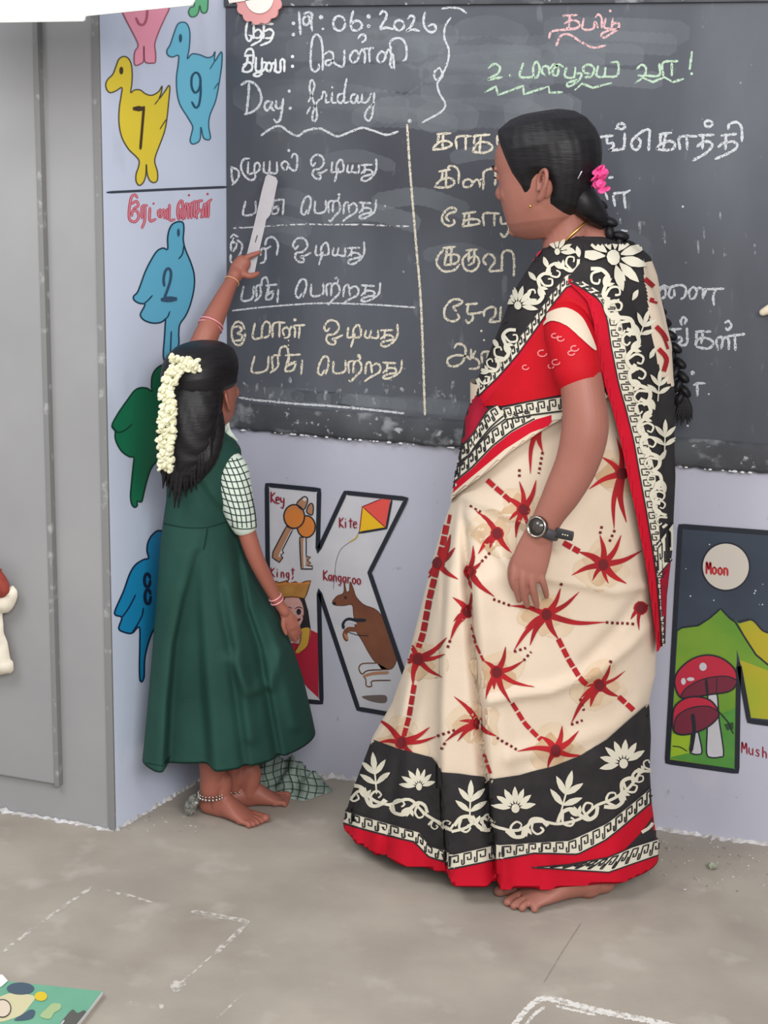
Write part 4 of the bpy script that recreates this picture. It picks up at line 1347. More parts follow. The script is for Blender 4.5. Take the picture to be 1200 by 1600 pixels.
# turned-in hem so that the cloth has an edge
b = len(vs)
for j in range(NS):
    c = sum(rows[-1], Vector()) / NS
    vs.append(rows[-1][j].lerp(c, .03) + Vector((0, 0, .012)))
k = (len(rows) - 1) * NS
for j in range(NS):
    fs.append((k + j, k + (j + 1) % NS, b + (j + 1) % NS, b + j))
    mi.append(1)
hit = Hit(vs, fs)
pr = Print(hit)
# --- red starbursts joined by dashed lines
STARS = [
    (685, 880, [(668, 905, 15), (712, 856, 10), (716, 905, 10), (705, 835, 11)], 0),
    (654, 1030, [(633, 997, 9), (699, 996, 10), (696, 1022, 9), (692, 1058, 9), (622, 1020, 8), (616, 1034, 8), (617, 1046, 8), (646, 1072, 11)], 1),
    (628, 1160, [(589, 1122, 10), (590, 1161, 8), (672, 1136, 10), (684, 1150, 8), (648, 1178, 9)], 1),
    (730, 955, [(708, 933, 9), (709, 971, 8), (704, 1000, 10), (738, 925, 6)], 0),
    (734, 893, [(740, 853, 8), (752, 878, 8), (772, 932, 10), (738, 920, 8)], 0),
    (746, 1130, [(710, 1088, 9), (718, 1126, 8), (696, 1158, 10), (715, 1158, 9), (776, 1150, 9)], 1),
    (854, 960, [(876, 918, 10), (905, 924, 9), (946, 972, 10), (797, 946, 9), (820, 982, 8), (803, 1016, 10), (828, 1008, 11), (872, 998, 12)], 1),
    (776, 1050, [(790, 1010, 10), (818, 1032, 9), (835, 1074, 9), (756, 1032, 9), (760, 1092, 9), (772, 1078, 10), (798, 1098, 10)], 1),
    (942, 882, [(937, 836, 11), (970, 836, 10), (1002, 860, 10), (978, 912, 12), (925, 908, 8), (893, 899, 10), (904, 862, 13), (950, 912, 8)], 1),
    (936, 1070, [(953, 1038, 9), (892, 1130, 10), (906, 1091, 8), (922, 1104, 11), (976, 1048, 6), (966, 1088, 11), (915, 1072, 8)], 1),
    (868, 1172, [(878, 1134, 11), (904, 1142, 10), (808, 1174, 9), (845, 1150, 12), (910, 1180, 9), (855, 1200, 9)], 1),
    (818, 797, [(812, 752, 9), (838, 750, 10), (788, 776, 11), (796, 812, 8), (806, 840, 10), (830, 826, 8)], 1),
    (777, 834, [(744, 798, 10), (747, 866, 10), (766, 858, 8), (799, 864, 11), (766, 818, 7)], 1),
    (970, 740, [(963, 684, 9), (940, 714, 10), (920, 764, 10), (960, 780, 8), (959, 826, 10), (978, 816, 12)], 1),
    (842, 664, [(829, 740, 9), (848, 706, 11)], 0),
    (1000, 950, [(985, 968, 8), (1012, 945, 10), (998, 985, 6)], 0)]
for x, y, sp, halo in STARS:
    if halo:
        rad = 40
        pr.poly([(x - 4 + (28 + 9 * math.sin(a * 3 + y)) * math.cos(a), y + 3 + (24 + 8 * math.cos(a * 4 + x)) * math.sin(a)) for a in [2 * math.pi * i / 18 for i in range(18)]], STAIN2, 1, True, 6)
        pr.poly([(x + rad * (1 + .25 * math.sin(a * 3 + x)) * math.cos(a), y + rad * (.9 + .2 * math.cos(a * 2 + y)) * math.sin(a)) for a in [2 * math.pi * i / 14 for i in range(14)]], STAIN, 0, True, 6)
for x, y, sp, halo in STARS:
    for tx, ty, w in sp:
        mx_, my_ = (x + tx) / 2, (y + ty) / 2
        n_ = (-(ty - y) * .07, (tx - x) * .07)
        pr.stroke([(x, y), (mx_ + n_[0], my_ + n_[1]), (tx, ty)], w * 1.05, REDP, 2, True, prof=Print.SPIKE, step=3)
    pr.poly(ellipse(x, y, 11, 11, 10), REDP, 2, True, 5)
    pr.poly(ellipse(x, y, 8, 9, 10), DRED, 3, True, 5)


def dashes(q, w, mt, dash, gap, layer=2):
    a = linear(q, 1.0)
    i = 0
    while i < len(a) - 2:
        e = min(i + dash, len(a) - 1)
        pr.stroke([tuple(a[i]), tuple(a[(i + e) // 2]), tuple(a[e])], w, mt, layer, True, step=3)
        i = e + gap


for q, w in (([(702, 804), (694, 845), (672, 935), (662, 990), (655, 1012)], 9), ([(648, 1070), (640, 1120), (632, 1150)], 8), ([(762, 750), (782, 768), (800, 785)], 8), ([(880, 848), (905, 862)], 9), ([(872, 998), (888, 1030), (906, 1060), (918, 1070)], 8),
             ([(800, 1098), (820, 1130), (845, 1156)], 7), ([(966, 1088), (992, 1112)], 8), ([(736, 975), (744, 1005), (756, 1032)], 3.5), ([(757, 1178), (768, 1210)], 4.5)):
    dashes(q, w, REDP, 14, 3)
for q in ([(770, 936), (798, 946)], [(946, 972), (990, 975)], [(812, 745), (812, 728)], [(876, 914), (880, 906)], [(803, 1018), (822, 1012)], [(960, 828), (950, 850)], [(848, 706), (842, 740)], [(752, 878), (770, 860)], [(684, 1150), (712, 1140)],
          [(892, 1132), (910, 1125)], [(906, 1091), (912, 1110)], [(776, 1152), (808, 1172)], [(696, 1160), (690, 1172)], [(704, 1000), (700, 1012)], [(818, 1032), (830, 1018)], [(937, 834), (940, 822)], [(953, 1036), (956, 1028)], [(735, 790), (752, 800)]):
    dashes(q, 4.2, DRED, 4, 4)
# --- black border with flowers, meander and red hem
BT = [(560, 1150), (578, 1154), (628, 1171), (677, 1183), (690, 1198)]
BT2 = [(692, 1206), (718, 1208), (772, 1216), (812, 1210), (862, 1197), (907, 1179), (947, 1154), (983, 1122), (1016, 1094)]
BM = [(530, 1263), (587, 1279), (655, 1298), (674, 1320), (704, 1330)]
BM2 = [(703, 1334), (772, 1318), (835, 1314), (889, 1311), (947, 1284), (992, 1248), (1022, 1222)]
BL = [(530, 1284), (587, 1300), (646, 1314), (672, 1338), (704, 1348)]
BL2 = [(703, 1357), (772, 1343), (835, 1332), (902, 1334), (947, 1311), (992, 1273), (1022, 1248)]
HEM = [(526, 1310), (578, 1327), (619, 1343), (655, 1363), (686, 1378), (706, 1384)]
HEM2 = [(703, 1396), (760, 1392), (850, 1396), (952, 1394), (1036, 1376)]
for t, mdl, l, h in ((BT, BM, BL, HEM), (BT2, BM2, BL2, HEM2)):
    pr.poly(t + mdl[::-1], BLACK, 4, False, 6)
    pr.poly(l + h[::-1], REDC, 4, False, 6)
    greek(pr, mdl, l, 21, IVORY, BLACK, 5, 2.4, 2.6)
# under-layer showing at the right
pr.poly([(1000, 1300), (1018, 1275), (1030, 1260), (1034, 1306), (1000, 1318), (975, 1326)], BLACK, 5, False, 5)
pr.stroke([(1000, 1300), (1014, 1290), (1024, 1268)], 5, IVORY, 6)
greek(pr, [(884, 1350), (950, 1338), (985, 1322), (1032, 1308)], [(830, 1354), (950, 1362), (990, 1348), (1032, 1334)], 19, IVORY, BLACK, 6, 2.2, 2.2)


def sprig(pr, x, y, ang, s, ly=6, mt=None):
    mt = mt or IVORY
    c, q = math.cos(math.radians(ang)), -math.sin(math.radians(ang))
    pr.leaf(x, y, ang, 32 * s, 10 * s, mt, ly)
    for d, o in ((42, -4), (-42, -4), (54, -20), (-54, -20)):
        pr.leaf(x + c * o * s, y + q * o * s, ang + d, 30 * s, 9.5 * s, mt, ly)
    pr.stroke([(x + c * 2 * s, y + q * 2 * s), (x - c * 36 * s, y - q * 36 * s)], 2.6 * s, mt, ly, step=3)


def daisy(pr, x, y, ang, s, spread=150, n=7, ly=6, core=True):
    for i in range(n):
        a = ang - spread / 2 + spread * i / (n - 1)
        c, q = math.cos(math.radians(a)), -math.sin(math.radians(a))
        pr.leaf(x + c * 8 * s, y + q * 8 * s, a, 28 * s, 10 * s, IVORY, ly)
    if core:
        pr.poly(ellipse(x, y, 6.5 * s, 7.5 * s, 10), IVORY, ly, True, 4)


def scroll(pr, x, y, ang, s, flip=1, ly=6):
    """two curling vine arms and a trefoil, growing along ang"""
    c, q = math.cos(math.radians(ang)), -math.sin(math.radians(ang))

    def L(a, b):
        b *= flip
        return (x + (c * a + q * b) * s, y + (q * a - c * b) * s)
    pr.stroke([L(-34, 0), L(-22, 12), (L(-6, 12)), L(2, 0), L(12, -12), L(26, -10), L(34, 2)], 6 * s, IVORY, ly, step=2.5)
    pr.stroke([L(-22, 10), L(-26, -4), L(-16, -12), L(-8, -6), L(-12, 0)], 4.6 * s, IVORY, ly, taper=.4, step=2.5)
    pr.stroke([L(14, -11), L(10, 4), L(18, 13), L(27, 8), L(23, 2)], 4.6 * s, IVORY, ly, taper=.4, step=2.5)
    for d in (60, 95, 130):
        pr.leaf(*L(0, -2), ang + d * flip, 17 * s, 7 * s, IVORY, ly)


for q, f in enumerate(fs[:len(mi)]):
    i, j = f[0] // NS, f[0] % NS
    if i < len(zs) and math.sin(2 * math.pi * (j + .5) / NS) <= 0.05:
        x, y = project((vs[f[0]] + vs[f[2]]) / 2)
        yt = interp(BT + BT2, x)
        mi[q] = 1 if (y > interp(BL + BL2, x) + 5 or zs[min(i, len(zs) - 1)] < .062) else (2 if y > yt + 6 else 0)
pr.stroke([(548, 1252), (566, 1236), (590, 1252), (615, 1256), (640, 1248), (662, 1268), (684, 1282), (706, 1296)], 4.5, IVORY, 6)
pr.stroke([(706, 1298), (728, 1292), (752, 1278), (780, 1292), (808, 1296), (838, 1282), (870, 1286), (905, 1278), (930, 1258), (958, 1246), (982, 1228), (1004, 1196)], 4.5, IVORY, 6)
for x, y, a, s in ((588, 1206, 95, .95), (735, 1248, 88, .95), (884, 1236, 75, 1.08)):
    sprig(pr, x, y, a, s)
for x, y, a, s in ((655, 1228, 95, .8), (804, 1262, 92, .95), (972, 1192, 112, 1.05)):
    daisy(pr, x, y, a, s, 160, 7, 6)
for x, y, a, s, f in ((572, 1244, -12, .95, 1), (640, 1262, -10, .9, -1), (690, 1288, 0, .55, 1), (742, 1286, 5, .95, 1), (822, 1292, 8, .95, -1), (902, 1272, 20, 1.0, 1), (968, 1238, 40, .95, -1), (1002, 1205, 50, .7, 1)):
    scroll(pr, x, y, a, s, f)
vs, fs, mi, mats = pr.merge(vs, fs, mi, [CREAM, REDC, BLACK])
lower = from_data('sari_skirt', vs, fs, mats, teacher, True, mi)
print('skirt', len(fs))

# --- upper drape: wraps the chest and goes over the shoulder
DIAG = [(690, 792), (703, 782), (720, 768), (760, 738), (800, 704), (860, 664), (890, 648), (930, 632), (965, 612), (1060, 600)]
UFOLD = [([(860, 400), (800, 500), (752, 610)], 9, .007), ([(905, 385), (840, 470), (790, 560)], 12, .006), ([(960, 400), (1000, 500), (1020, 640)], 12, .006), ([(740, 612), (735, 650), (728, 700)], 7, .010), ([(755, 640), (745, 690), (724, 740)], 7, -.008)]
NU, NR = 200, 84
ztop = zof(367)


def upper_pt(z, th, grow=0.0):
    Lp, Rp = T.at_z(UL, z, .125), T.at_z(UR, z, .125)
    c, a = (Lp + Rp) / 2, (Rp - Lp) / 2
    a = a * (1 + grow / max(a.length, .01))
    p = c + a * math.cos(th) + T.e2 * ((interp(UB, z) + grow) * math.sin(th))
    return p


cols = []
for j in range(NU):
    th = 2 * math.pi * j / NU
    if math.sin(th) <= 0.2:
        zb_ = zof(700)
        for _ in range(5):
            x, y = project(upper_pt(zb_, th))
            yt = interp(DIAG, x)
            zb_ += (y - yt) / 830.0
    else:
        zb_ = zof(655)
    col = []
    for i in range(NR):
        z = ztop + (zb_ - ztop) * (i / (NR - 1)) ** 0.9
        p = upper_pt(z, th)
        if math.sin(th) < 0.1:
            x, y = project(p)
            d = sum(am * math.exp(-(dist_poly(x, y, q) / sg) ** 2) for q, sg, am in UFOLD)
            p = p - T.e2 * d * min(1, max(0, -math.sin(th) * 2 + .2))
        col.append(p)
    cols.append(col)
vs = [cols[j][i] for i in range(NR) for j in range(NU)]
fs = grid_faces(NR, NU)
fs.append(tuple(range(NU)))
mi = [1 if (f[0] // NU >= NR - 5 and len(f) == 4) else 0 for f in fs]
hit = Hit(vs, fs)
pr = Print(hit)
# band edges, from the waist at the left up to the shoulder
B_OUT = [(736, 606), (760, 566), (786, 520), (812, 470), (850, 412), (890, 378)]
B_K1 = [(748, 604), (776, 572), (806, 536), (836, 494), (862, 458), (884, 430), (906, 424)]
B_K2 = [(748, 620), (780, 590), (812, 552), (842, 510), (866, 474), (886, 450), (905, 444)]
RIN = [(754, 640), (786, 600), (818, 560), (846, 515), (858, 490), (880, 466), (902, 462)]
pr.poly([(742, 600), (790, 500), (836, 410), (870, 372), (960, 366), (1020, 420), (1060, 560), (1060, 650), (960, 660), (930, 560), (905, 460), (880, 450), (850, 480), (800, 560), (752, 622)], BLACK, 1, False, 7)
pr.poly(B_K2 + RIN[::-1], REDC, 2, False, 5)
pr.poly([(872, 462), (890, 446), (905, 448), (935, 470), (950, 540), (925, 540), (900, 480)], REDC, 2, False, 5)
greek(pr, B_K1, B_K2, 18, IVORY, BLACK, 3, 2.2, 2.2)
# maroon tuck and the two meander bands at the waist
pr.poly([(716, 700), (722, 664), (730, 636), (738, 604), (752, 622), (764, 640), (752, 656), (728, 694)], MAROON, 2, False, 5)
for y, w in ((596, 6), (606, 5)):
    pr.stroke([(736, y), (750, y + 2)], w, BLACK, 3, False)
pr.stroke([(734, 601), (750, 605)], 5, IVORY, 4, False)
pr.stroke([(734, 611), (748, 614)], 7, IVORY, 4, False)
pr.poly([(700, 772), (716, 708), (765, 644), (790, 640), (890, 622), (892, 652), (840, 660), (760, 720)], IVORY, 2, False, 5)
greek(pr, [(712, 712), (735, 684), (765, 640), (778, 632)], [(708, 734), (738, 706), (768, 668), (788, 650)], 17, IVORY, BLACK, 3, 2.4, 2.4)
greek(pr, [(706, 740), (738, 708), (770, 670), (800, 648), (834, 640)], [(704, 760), (738, 732), (770, 698), (800, 674), (836, 654)], 18, IVORY, BLACK, 3, 2.4, 2.4)
pr.poly([(698, 766), (738, 734), (770, 700), (800, 676), (838, 655), (862, 648), (862, 664), (830, 676), (790, 702), (740, 744), (700, 778)], REDC, 3, False, 5)
pr.poly([(700, 778), (740, 744), (790, 702), (830, 676), (862, 664), (890, 656), (890, 668), (850, 684), (800, 716), (720, 780), (700, 796)], CREAM, 3, False, 5)
greek(pr, [(786, 636), (830, 626), (892, 616)], [(792, 656), (834, 648), (892, 640)], 17, IVORY, BLACK, 4, 2.4, 2.6)
# flowers on the black band
for x, y, a, s, f in ((765, 582, 58, .75, 1), (792, 540, 58, .85, -1), (845, 452, 52, .85, -1), (880, 420, 25, .8, 1), (925, 432, -20, .85, -1)):
    scroll(pr, x, y, a, s, f)
daisy(pr, 812, 478, 75, .85, 170, 7)
daisy(pr, 872, 396, 60, .7, 130, 5)
for x, y, a in ((782, 545, 120), (840, 440, 130), (858, 420, 110), (905, 405, 100), (925, 402, 60), (900, 398, 150)):
    pr.leaf(x, y, a, 18, 8, IVORY, 6)
vs, fs, mi, mats = pr.merge(vs, fs, mi, [BLACK, CREAM])
drape = from_data('sari_drape', vs, fs, mats, teacher, True, mi)

# --- the loose end hanging from the shoulder down her back
RE = [(366, 912), (404, 912), (430, 891), (440, 886), (452, 900), (470, 918), (500, 927), (540, 932), (600, 945), (640, 957), (690, 970), (740, 980), (800, 993), (860, 1005), (900, 1012), (950, 1019), (1000, 1025), (1020, 1026)]
NP, NPR = 90, 120
pz0, pz1 = zof(377), zof(1004, .08)
rows = []
for i in range(NPR):
    z = pz0 + (pz1 - pz0) * i / (NPR - 1)
    thl = math.radians(300)
    for _ in range(12):
        p = upper_pt(z, thl, .012)
        x, y = project(p)
        want = interp(RE, y)
        half = max(20.0, (interp(UR, y) - interp(UL, y)) / 2)
        thl += max(-.2, min(.2, (want - x) / half / max(.25, -math.sin(thl))))
        thl = min(max(thl, math.radians(200)), math.radians(359))
    row = []
    for j in range(NP):
        t = j / (NP - 1)
        th = thl + (math.radians(395) - thl) * t
        p = upper_pt(z, th, .012 + .004 * math.sin(t * 22 + z * 3) * min(1, t * 4))
        row.append(p)
    rows.append(row)
vs = [p for r in rows for p in r]
fs = grid_faces(NPR, NP, False)
mi = []
for f in fs:
    c_ = (vs[f[0]] + vs[f[2]]) / 2
    x, y = project(c_)
    near_ = (c_ - T.o).dot(T.e2) < .13
    if y > 438 and x < interp(RE, y) + 9:
        mi.append(1)
    elif near_ and 408 < y < 604 and x > interp([(408, 1006), (430, 1006), (470, 1012), (520, 1018), (560, 1026), (590, 1036), (604, 1050)], y):
        mi.append(2)
    elif near_ and y > 880 and x > 1030:
        mi.append(3)
    else:
        mi.append(0)
hit = Hit(vs, fs)
pr = Print(hit)
R1 = [(x, y) for y, x in RE if y > 432]


def offs(q, fx):
    return [(x + fx(y), y) for x, y in q]


wr = lambda y: interp([(440, 4), (470, 20), (520, 22), (700, 19), (900, 12), (1000, 7)], y)
wk = lambda y: interp([(440, 26), (470, 42), (520, 46), (640, 42), (740, 44), (860, 27), (920, 20), (1000, 12)], y)
E0, E1, E2 = offs(R1, lambda y: -5), offs(R1, wr), offs(R1, wk)
pr.poly(E0 + E1[::-1], REDC, 1, False, 5)
greek(pr, E1, E2, 17, IVORY, BLACK, 2, 2.0, 2.0)
for q in ([(1006, 436), (1020, 448)], [(1014, 468), (1026, 472)], [(1024, 510), (1036, 524), (1044, 545)], [(1028, 545), (1040, 560), (1036, 580)]):
    pr.stroke(q, 7, REDP, 3)
pr.poly([(1030, 905), (1050, 880), (1050, 960), (1032, 962)], MAROON, 3, False, 5)
greek(pr, [(1024, 850), (1050, 815)], [(1026, 900), (1050, 872)], 18, IVORY, BLACK, 3, 2, 2)
daisy(pr, 957, 404, 50, 1.5, 250, 9)
for x, y, a, s, f in ((944, 446, -50, .95, 1), (966, 494, -62, 1.0, -1), (986, 545, -75, .95, 1), (998, 600, -78, .95, -1), (1004, 652, -80, .9, 1), (1014, 706, -80, .9, -1), (1022, 760, -78, .8, 1), (1030, 800, -80, .7, -1)):
    scroll(pr, x, y, a, s, f)
for x, y, a, s in ((1003, 508, 70, .8), (1027, 600, 85, .75), (1036, 680, 88, .8)):
    sprig(pr, x, y, a, s)
for x, y, a in ((975, 440, 120), (985, 470, 60), (1012, 560, 60), (1020, 640, 110), (1028, 720, 60), (1036, 770, 100)):
    pr.leaf(x, y, a, 20, 8, IVORY, 6)
vs, fs, mi, mats = pr.merge(vs, fs, mi, [BLACK, REDC, CREAM, MAROON])
pallu = from_data('sari_loose_end', vs, fs, mats, teacher, True, mi)

# --- blouse: chest between the two legs of the drape, and the sleeve
pr = Print(Hit([cols[j][i] for i in range(NR) for j in range(NU)], grid_faces(NR, NU)))
pr.poly([(884, 458), (862, 484), (846, 512), (818, 556), (786, 596), (756, 634), (786, 634), (836, 624), (900, 612), (950, 605), (940, 560), (918, 480)], BLOUSE, 4, False, 6)
pr.poly([(846, 372), (854, 376), (846, 396), (834, 410), (838, 392)], mat('pink red neckline', (204, 30, 66), 0.7), 3, False, 4)
vs, fs, mi, mats = pr.merge([], [], [], [])
PN = mat('pinkish print', (226, 120, 122), 0.7)
v = Vol()
v.tube([T.P(886, 486, .045), T.P(888, 512, -.015), T.P(896, 548, -.052), T.P(903, 584, -.074)], [(.036, .05), (.046, .052), (.0455, .05), (.0445, .047)], T.e1, 28, 8)
b = len(vs)
vs = vs + v.vs
fs = fs + [tuple(b + i for i in f) for f in v.fs]
mi = mi + [mats.index(BLOUSE)] * len(v.fs)
pr = Print(Hit(vs, fs))
for c, r in (((868, 525), 5), ((877, 530), 5), ((898, 545), 6), ((893, 552), 5), ((848, 552), 7), ((822, 574), 5), ((870, 566), 6), ((862, 572), 5)):
    pr.stroke(ellipse(c[0], c[1], r, r * .7, 9, 0, 290), 2, PN, 2, True)
pr.poly([(843, 514), (848, 498), (862, 487), (884, 482), (906, 494), (920, 518), (930, 548), (908, 530), (886, 510), (862, 502)], CREAM, 3, True, 5)
vs, fs, mi, mats = pr.merge(vs, fs, mi, mats)
from_data('blouse', vs, fs, mats, teacher, True, mi)

# --- body: one continuous skin
v = Vol()
HA = math.radians(29)
hf0 = (-T.e1 * math.cos(HA) + T.e2 * math.sin(HA))
hs = Vector((0, 0, 1)).cross(hf0).normalized()
tilt = Matrix.Rotation(math.radians(9), 3, hs)
hf, hu = (tilt @ hf0), (tilt @ Vector((0, 0, 1)))
ho = T.P(860, 361, .105)
HP = [(-.012, .052, -.01, .016), (-.004, .074, .012, .026), (.006, .083, .03, .037), (.022, .089, .052, .050), (.04, .091, .064, .057), (.06, .094, .075, .062), (.08, .095, .085, .066), (.10, .093, .094, .069), (.118, .093, .100, .071), (.135, .097, .103, .073), (.155, .095, .103, .0745), (.175, .085, .095, .071), (.195, .068, .081, .060), (.21, .045, .06, .043), (.219, .022, .033, .022)]
hrows = head_volume(v, ho, hf, hs, hu, HP, 44)


def H(f, s, u):
    return ho + hf * f + hs * s + hu * u


for q, r in (([H(.090, 0, .112), H(.097, 0, .096), H(.104, 0, .083), H(.100, 0, .073)], [.007, .009, .010, .006]),):
    v.tube(q, r, hs, 12, 5)
for sg in (1, -1):
    v.blob(H(.095, .011 * sg, .076), (.009, .008, .007), (hf, hs, hu))
    v.blob(H(.060, .034 * sg, .080), (.022, .018, .024), (hf, hs, hu))
    v.blob(H(.080, .030 * sg, .128), (.014, .020, .006), (hf, hs, hu))
    v.blob(H(.078, .031 * sg, .112), (.010, .013, .009), (hf, hs, hu))
v.blob(H(.088, 0, .050), (.009, .020, .0055), (hf, hs, hu))
v.blob(H(.086, 0, .041), (.009, .018, .006), (hf, hs, hu))
v.blob(H(.078, 0, .010), (.012, .016, .014), (hf, hs, hu))
# ears: a C-shaped rim round a hollow, with a lobe
for sg in (1, -1):
    e0 = H(-.030, .0735 * sg, .082)
    ea = (hu * .97 - hf * .22).normalized()
    eb = (-hf * .80 + hs * sg * .55).normalized()
    ec = ea.cross(eb)

    def E(a, c, d=0.0):
        return e0 + ea * a * 1.06 + eb * c * 1.25 + ec * d
    v.tube([E(-.006, -.004), E(.010, -.007), E(.021, -.003), E(.027, .006), E(.025, .016), E(.014, .021), E(.0, .019), E(-.012, .012), E(-.021, .005), E(-.024, -.002)], [.0034, .0042, .0044, .0044, .0044, .0042, .0042, .0050, .0062, .0045], ec, 10, 4)
    v.tube([E(-.016, .006), E(-.004, .013), E(.008, .013), E(.016, .006)], [.004, .0036, .0032, .002], ec, 8, 4)
    wd = -1 if ec.dot(hs * sg) > 0 else 1
    v.blob(E(.0, .008, .0045 * wd), (.024, .013, .0026), (ea, eb, ec))
    v.blob(E(-.004, .004, .012 * wd), (.018, .008, .012), (ea, eb, ec))
    v.blob(E(-.004, -.004), (.006, .004, .005), (ea, eb, ec))
# neck, shoulders, torso under the drape
v.tube([T.P(876, 318, .115), T.P(884, 350, .122), T.P(890, 382, .125), T.P(898, 420, .125)], [(.048, .048), (.047, .05), (.053, .058), (.07, .09)], T.e1, 24)
v.tube([T.P(893, 372, .125), T.P(930, 384, .125), T.P(958, 402, .125)], [.040, .040, .03], T.e2, 18)
zz = [zof(y) for y in (408, 430, 480, 560, 640, 720, 800)]
rr = []
for z in zz:
    Lp, Rp = T.at_z(UL, z, .125), T.at_z(UR, z, .125)
    c, a = (Lp + Rp) / 2, (Rp - Lp) / 2
    a = a.normalized() * max(.02, a.length - .028)
    rr.append([c + a * math.cos(2 * math.pi * j / 40) + T.e2 * ((interp(UB, z) - .03) * math.sin(2 * math.pi * j / 40)) for j in range(40)])
v.rings(rr[::-1])
# near (left) arm
v.tube([T.P(888, 480, .06), T.P(891, 518, -.005), T.P(903, 570, -.066), T.P(912, 625, -.086), T.P(914, 672, -.094), T.P(902, 722, -.098), T.P(880, 768, -.100), T.P(858, 806, -.100), T.P(842, 838, -.100)],
       [(.036, .04), (.042, .043), (.0395, .041), (.0405, .041), (.0435, .042), (.0405, .039), (.036, .034), (.0285, .025), (.0275, .020)], T.e1, 28)
# far arm, folded in front of her and hidden
v.tube([T.P(870, 455, .22), T.P(840, 560, .25), T.P(830, 640, .24), T.P(800, 690, .16)], [.038, .036, .036, .03], T.e1, 18)
# near hand: back of the hand outwards, fingers hanging
hd = -.100
v.tube([T.P(842, 836, hd), T.P(835, 858, hd), T.P(828, 880, hd), T.P(823, 900, hd)], [(.028, .0165), (.033, .0165), (.035, .0155), (.0335, .012)], T.e1, 24)
FG = [((804, 893), (803, 908), (808, 924), (811, 938), .0078), ((817, 897), (817, 914), (820, 932), (824, 946), .0080), ((830, 898), (832, 916), (836, 934), (839, 947), .0079), ((844, 892), (848, 908), (852, 922), (854, 932), .0070)]
for k, f in enumerate(FG):
    r = f[4]
    dz = (.0, -.003, -.002, .002)[k]
    v.tube([T.P(f[0][0] + 2, f[0][1] - 16, hd + dz), T.P(*f[0], hd - .004 + dz), T.P(*f[1], hd - .003 + dz), T.P(*f[2], hd + .007 + dz), T.P(*f[3], hd + .016 + dz)], [r, r * 1.04, r * .96, r * .9, r * .72], T.e1, 12, 5)
v.tube([T.P(826, 856, hd + .012), T.P(810, 872, hd + .020), T.P(801, 892, hd + .026), T.P(803, 912, hd + .030), T.P(808, 924, hd + .032)], [.013, .013, .0105, .0095, .007], T.e1, 12, 5)
# legs under the skirt
for dd, x in ((.06, 905), (.2, 850)):
    v.tube([T.P(890, 780, .12 + (dd - .12) * .6), T.P(885, 1000, dd + .02), T.P(x + 10, 1190, dd), T.P(x + 20, 1335, dd)], [.085, .065, .052, .036], T.e1, 20)


# feet
def foot(v, heel, toes, bases, up, wid, leg_r, sgn, hf_=1.0):
    """heel/toes/bases are floor points; toes listed from big to little"""
    mid = sum((Vector(b) for b in bases), Vector()) / len(bases)
    ax = (mid - heel).normalized()
    sd = Vector((0, 0, 1)).cross(ax).normalized()
    Z = Vector((0, 0, 1))
    v.tube([heel - ax * .004 + Z * .028 * hf_, heel + ax * .030 + Z * .034 * hf_, heel.lerp(mid, .45) + Z * .036 * hf_, heel.lerp(mid, .75) + Z * .024 * hf_, mid + Z * .014 * hf_],
           [(wid * .62, .026 * hf_), (wid * .68, .033 * hf_), (wid * .74, .034 * hf_), (wid * .95, .022 * hf_), (wid, .012 * hf_)], sd, 24)
    v.tube([heel + ax * .030 + Z * .03, heel + ax * .036 + Z * .09, Vector(up)], [wid * .75, leg_r, leg_r * 1.15], sd, 18)
    for k, (t, b) in enumerate(zip(toes, bases)):
        t, b = Vector(t), Vector(b)
        r = (.0125, .0088, .0084, .008, .0082)[k] * hf_
        d = (t - b)
        v.tube([b - d * .5 + Z * .013 * hf_, b + Z * .014 * hf_, b + d * .55 + Z * .0125 * hf_, t - d.normalized() * r + Z * (r * .98)], [r, r * .98, r * .92, r], sd, 12, 5)


fl = S_FLOOR.at
toes = [fl(772, 1402), fl(788, 1418), fl(798, 1423), fl(811, 1426), fl(831, 1428)]
bases = [fl(806, 1397), fl(810, 1408), fl(820, 1414), fl(830, 1419), fl(843, 1422)]
foot(v, fl(938, 1396), toes, bases, T.P(925, 1335, .04), .046, .036, 1)
toes2 = [p + T.e2 * .16 + T.e1 * -.03 for p in toes][::1]
foot(v, fl(938, 1396) + T.e2 * .15 - T.e1 * .03, toes2, [p + T.e2 * .16 - T.e1 * .03 for p in bases], T.P(872, 1335, .2), .044, .036, -1)
body = fuse(v.build('body', SKIN, teacher), 0.0021, 4)
print('body', len(body.data.polygons))

# --- eyes, brows, lips as parts
v = Vol()
for sg in (1, -1):
    v.tube([H(.0835, .046 * sg, .111), H(.0905, .036 * sg, .1135), H(.0925, .024 * sg, .111)], [.0012, .0018, .001], hu, 8, 5)
v.build('eyelashes', HAIRM, teacher)
v = Vol()
for sg in (1, -1):
    v.tube([H(.082, .050 * sg, .128), H(.0925, .036 * sg, .1345), H(.0965, .018 * sg, .131)], [.001, .0026, .0016], hu, 8, 5)
v.build('eyebrows', HAIRM, teacher)

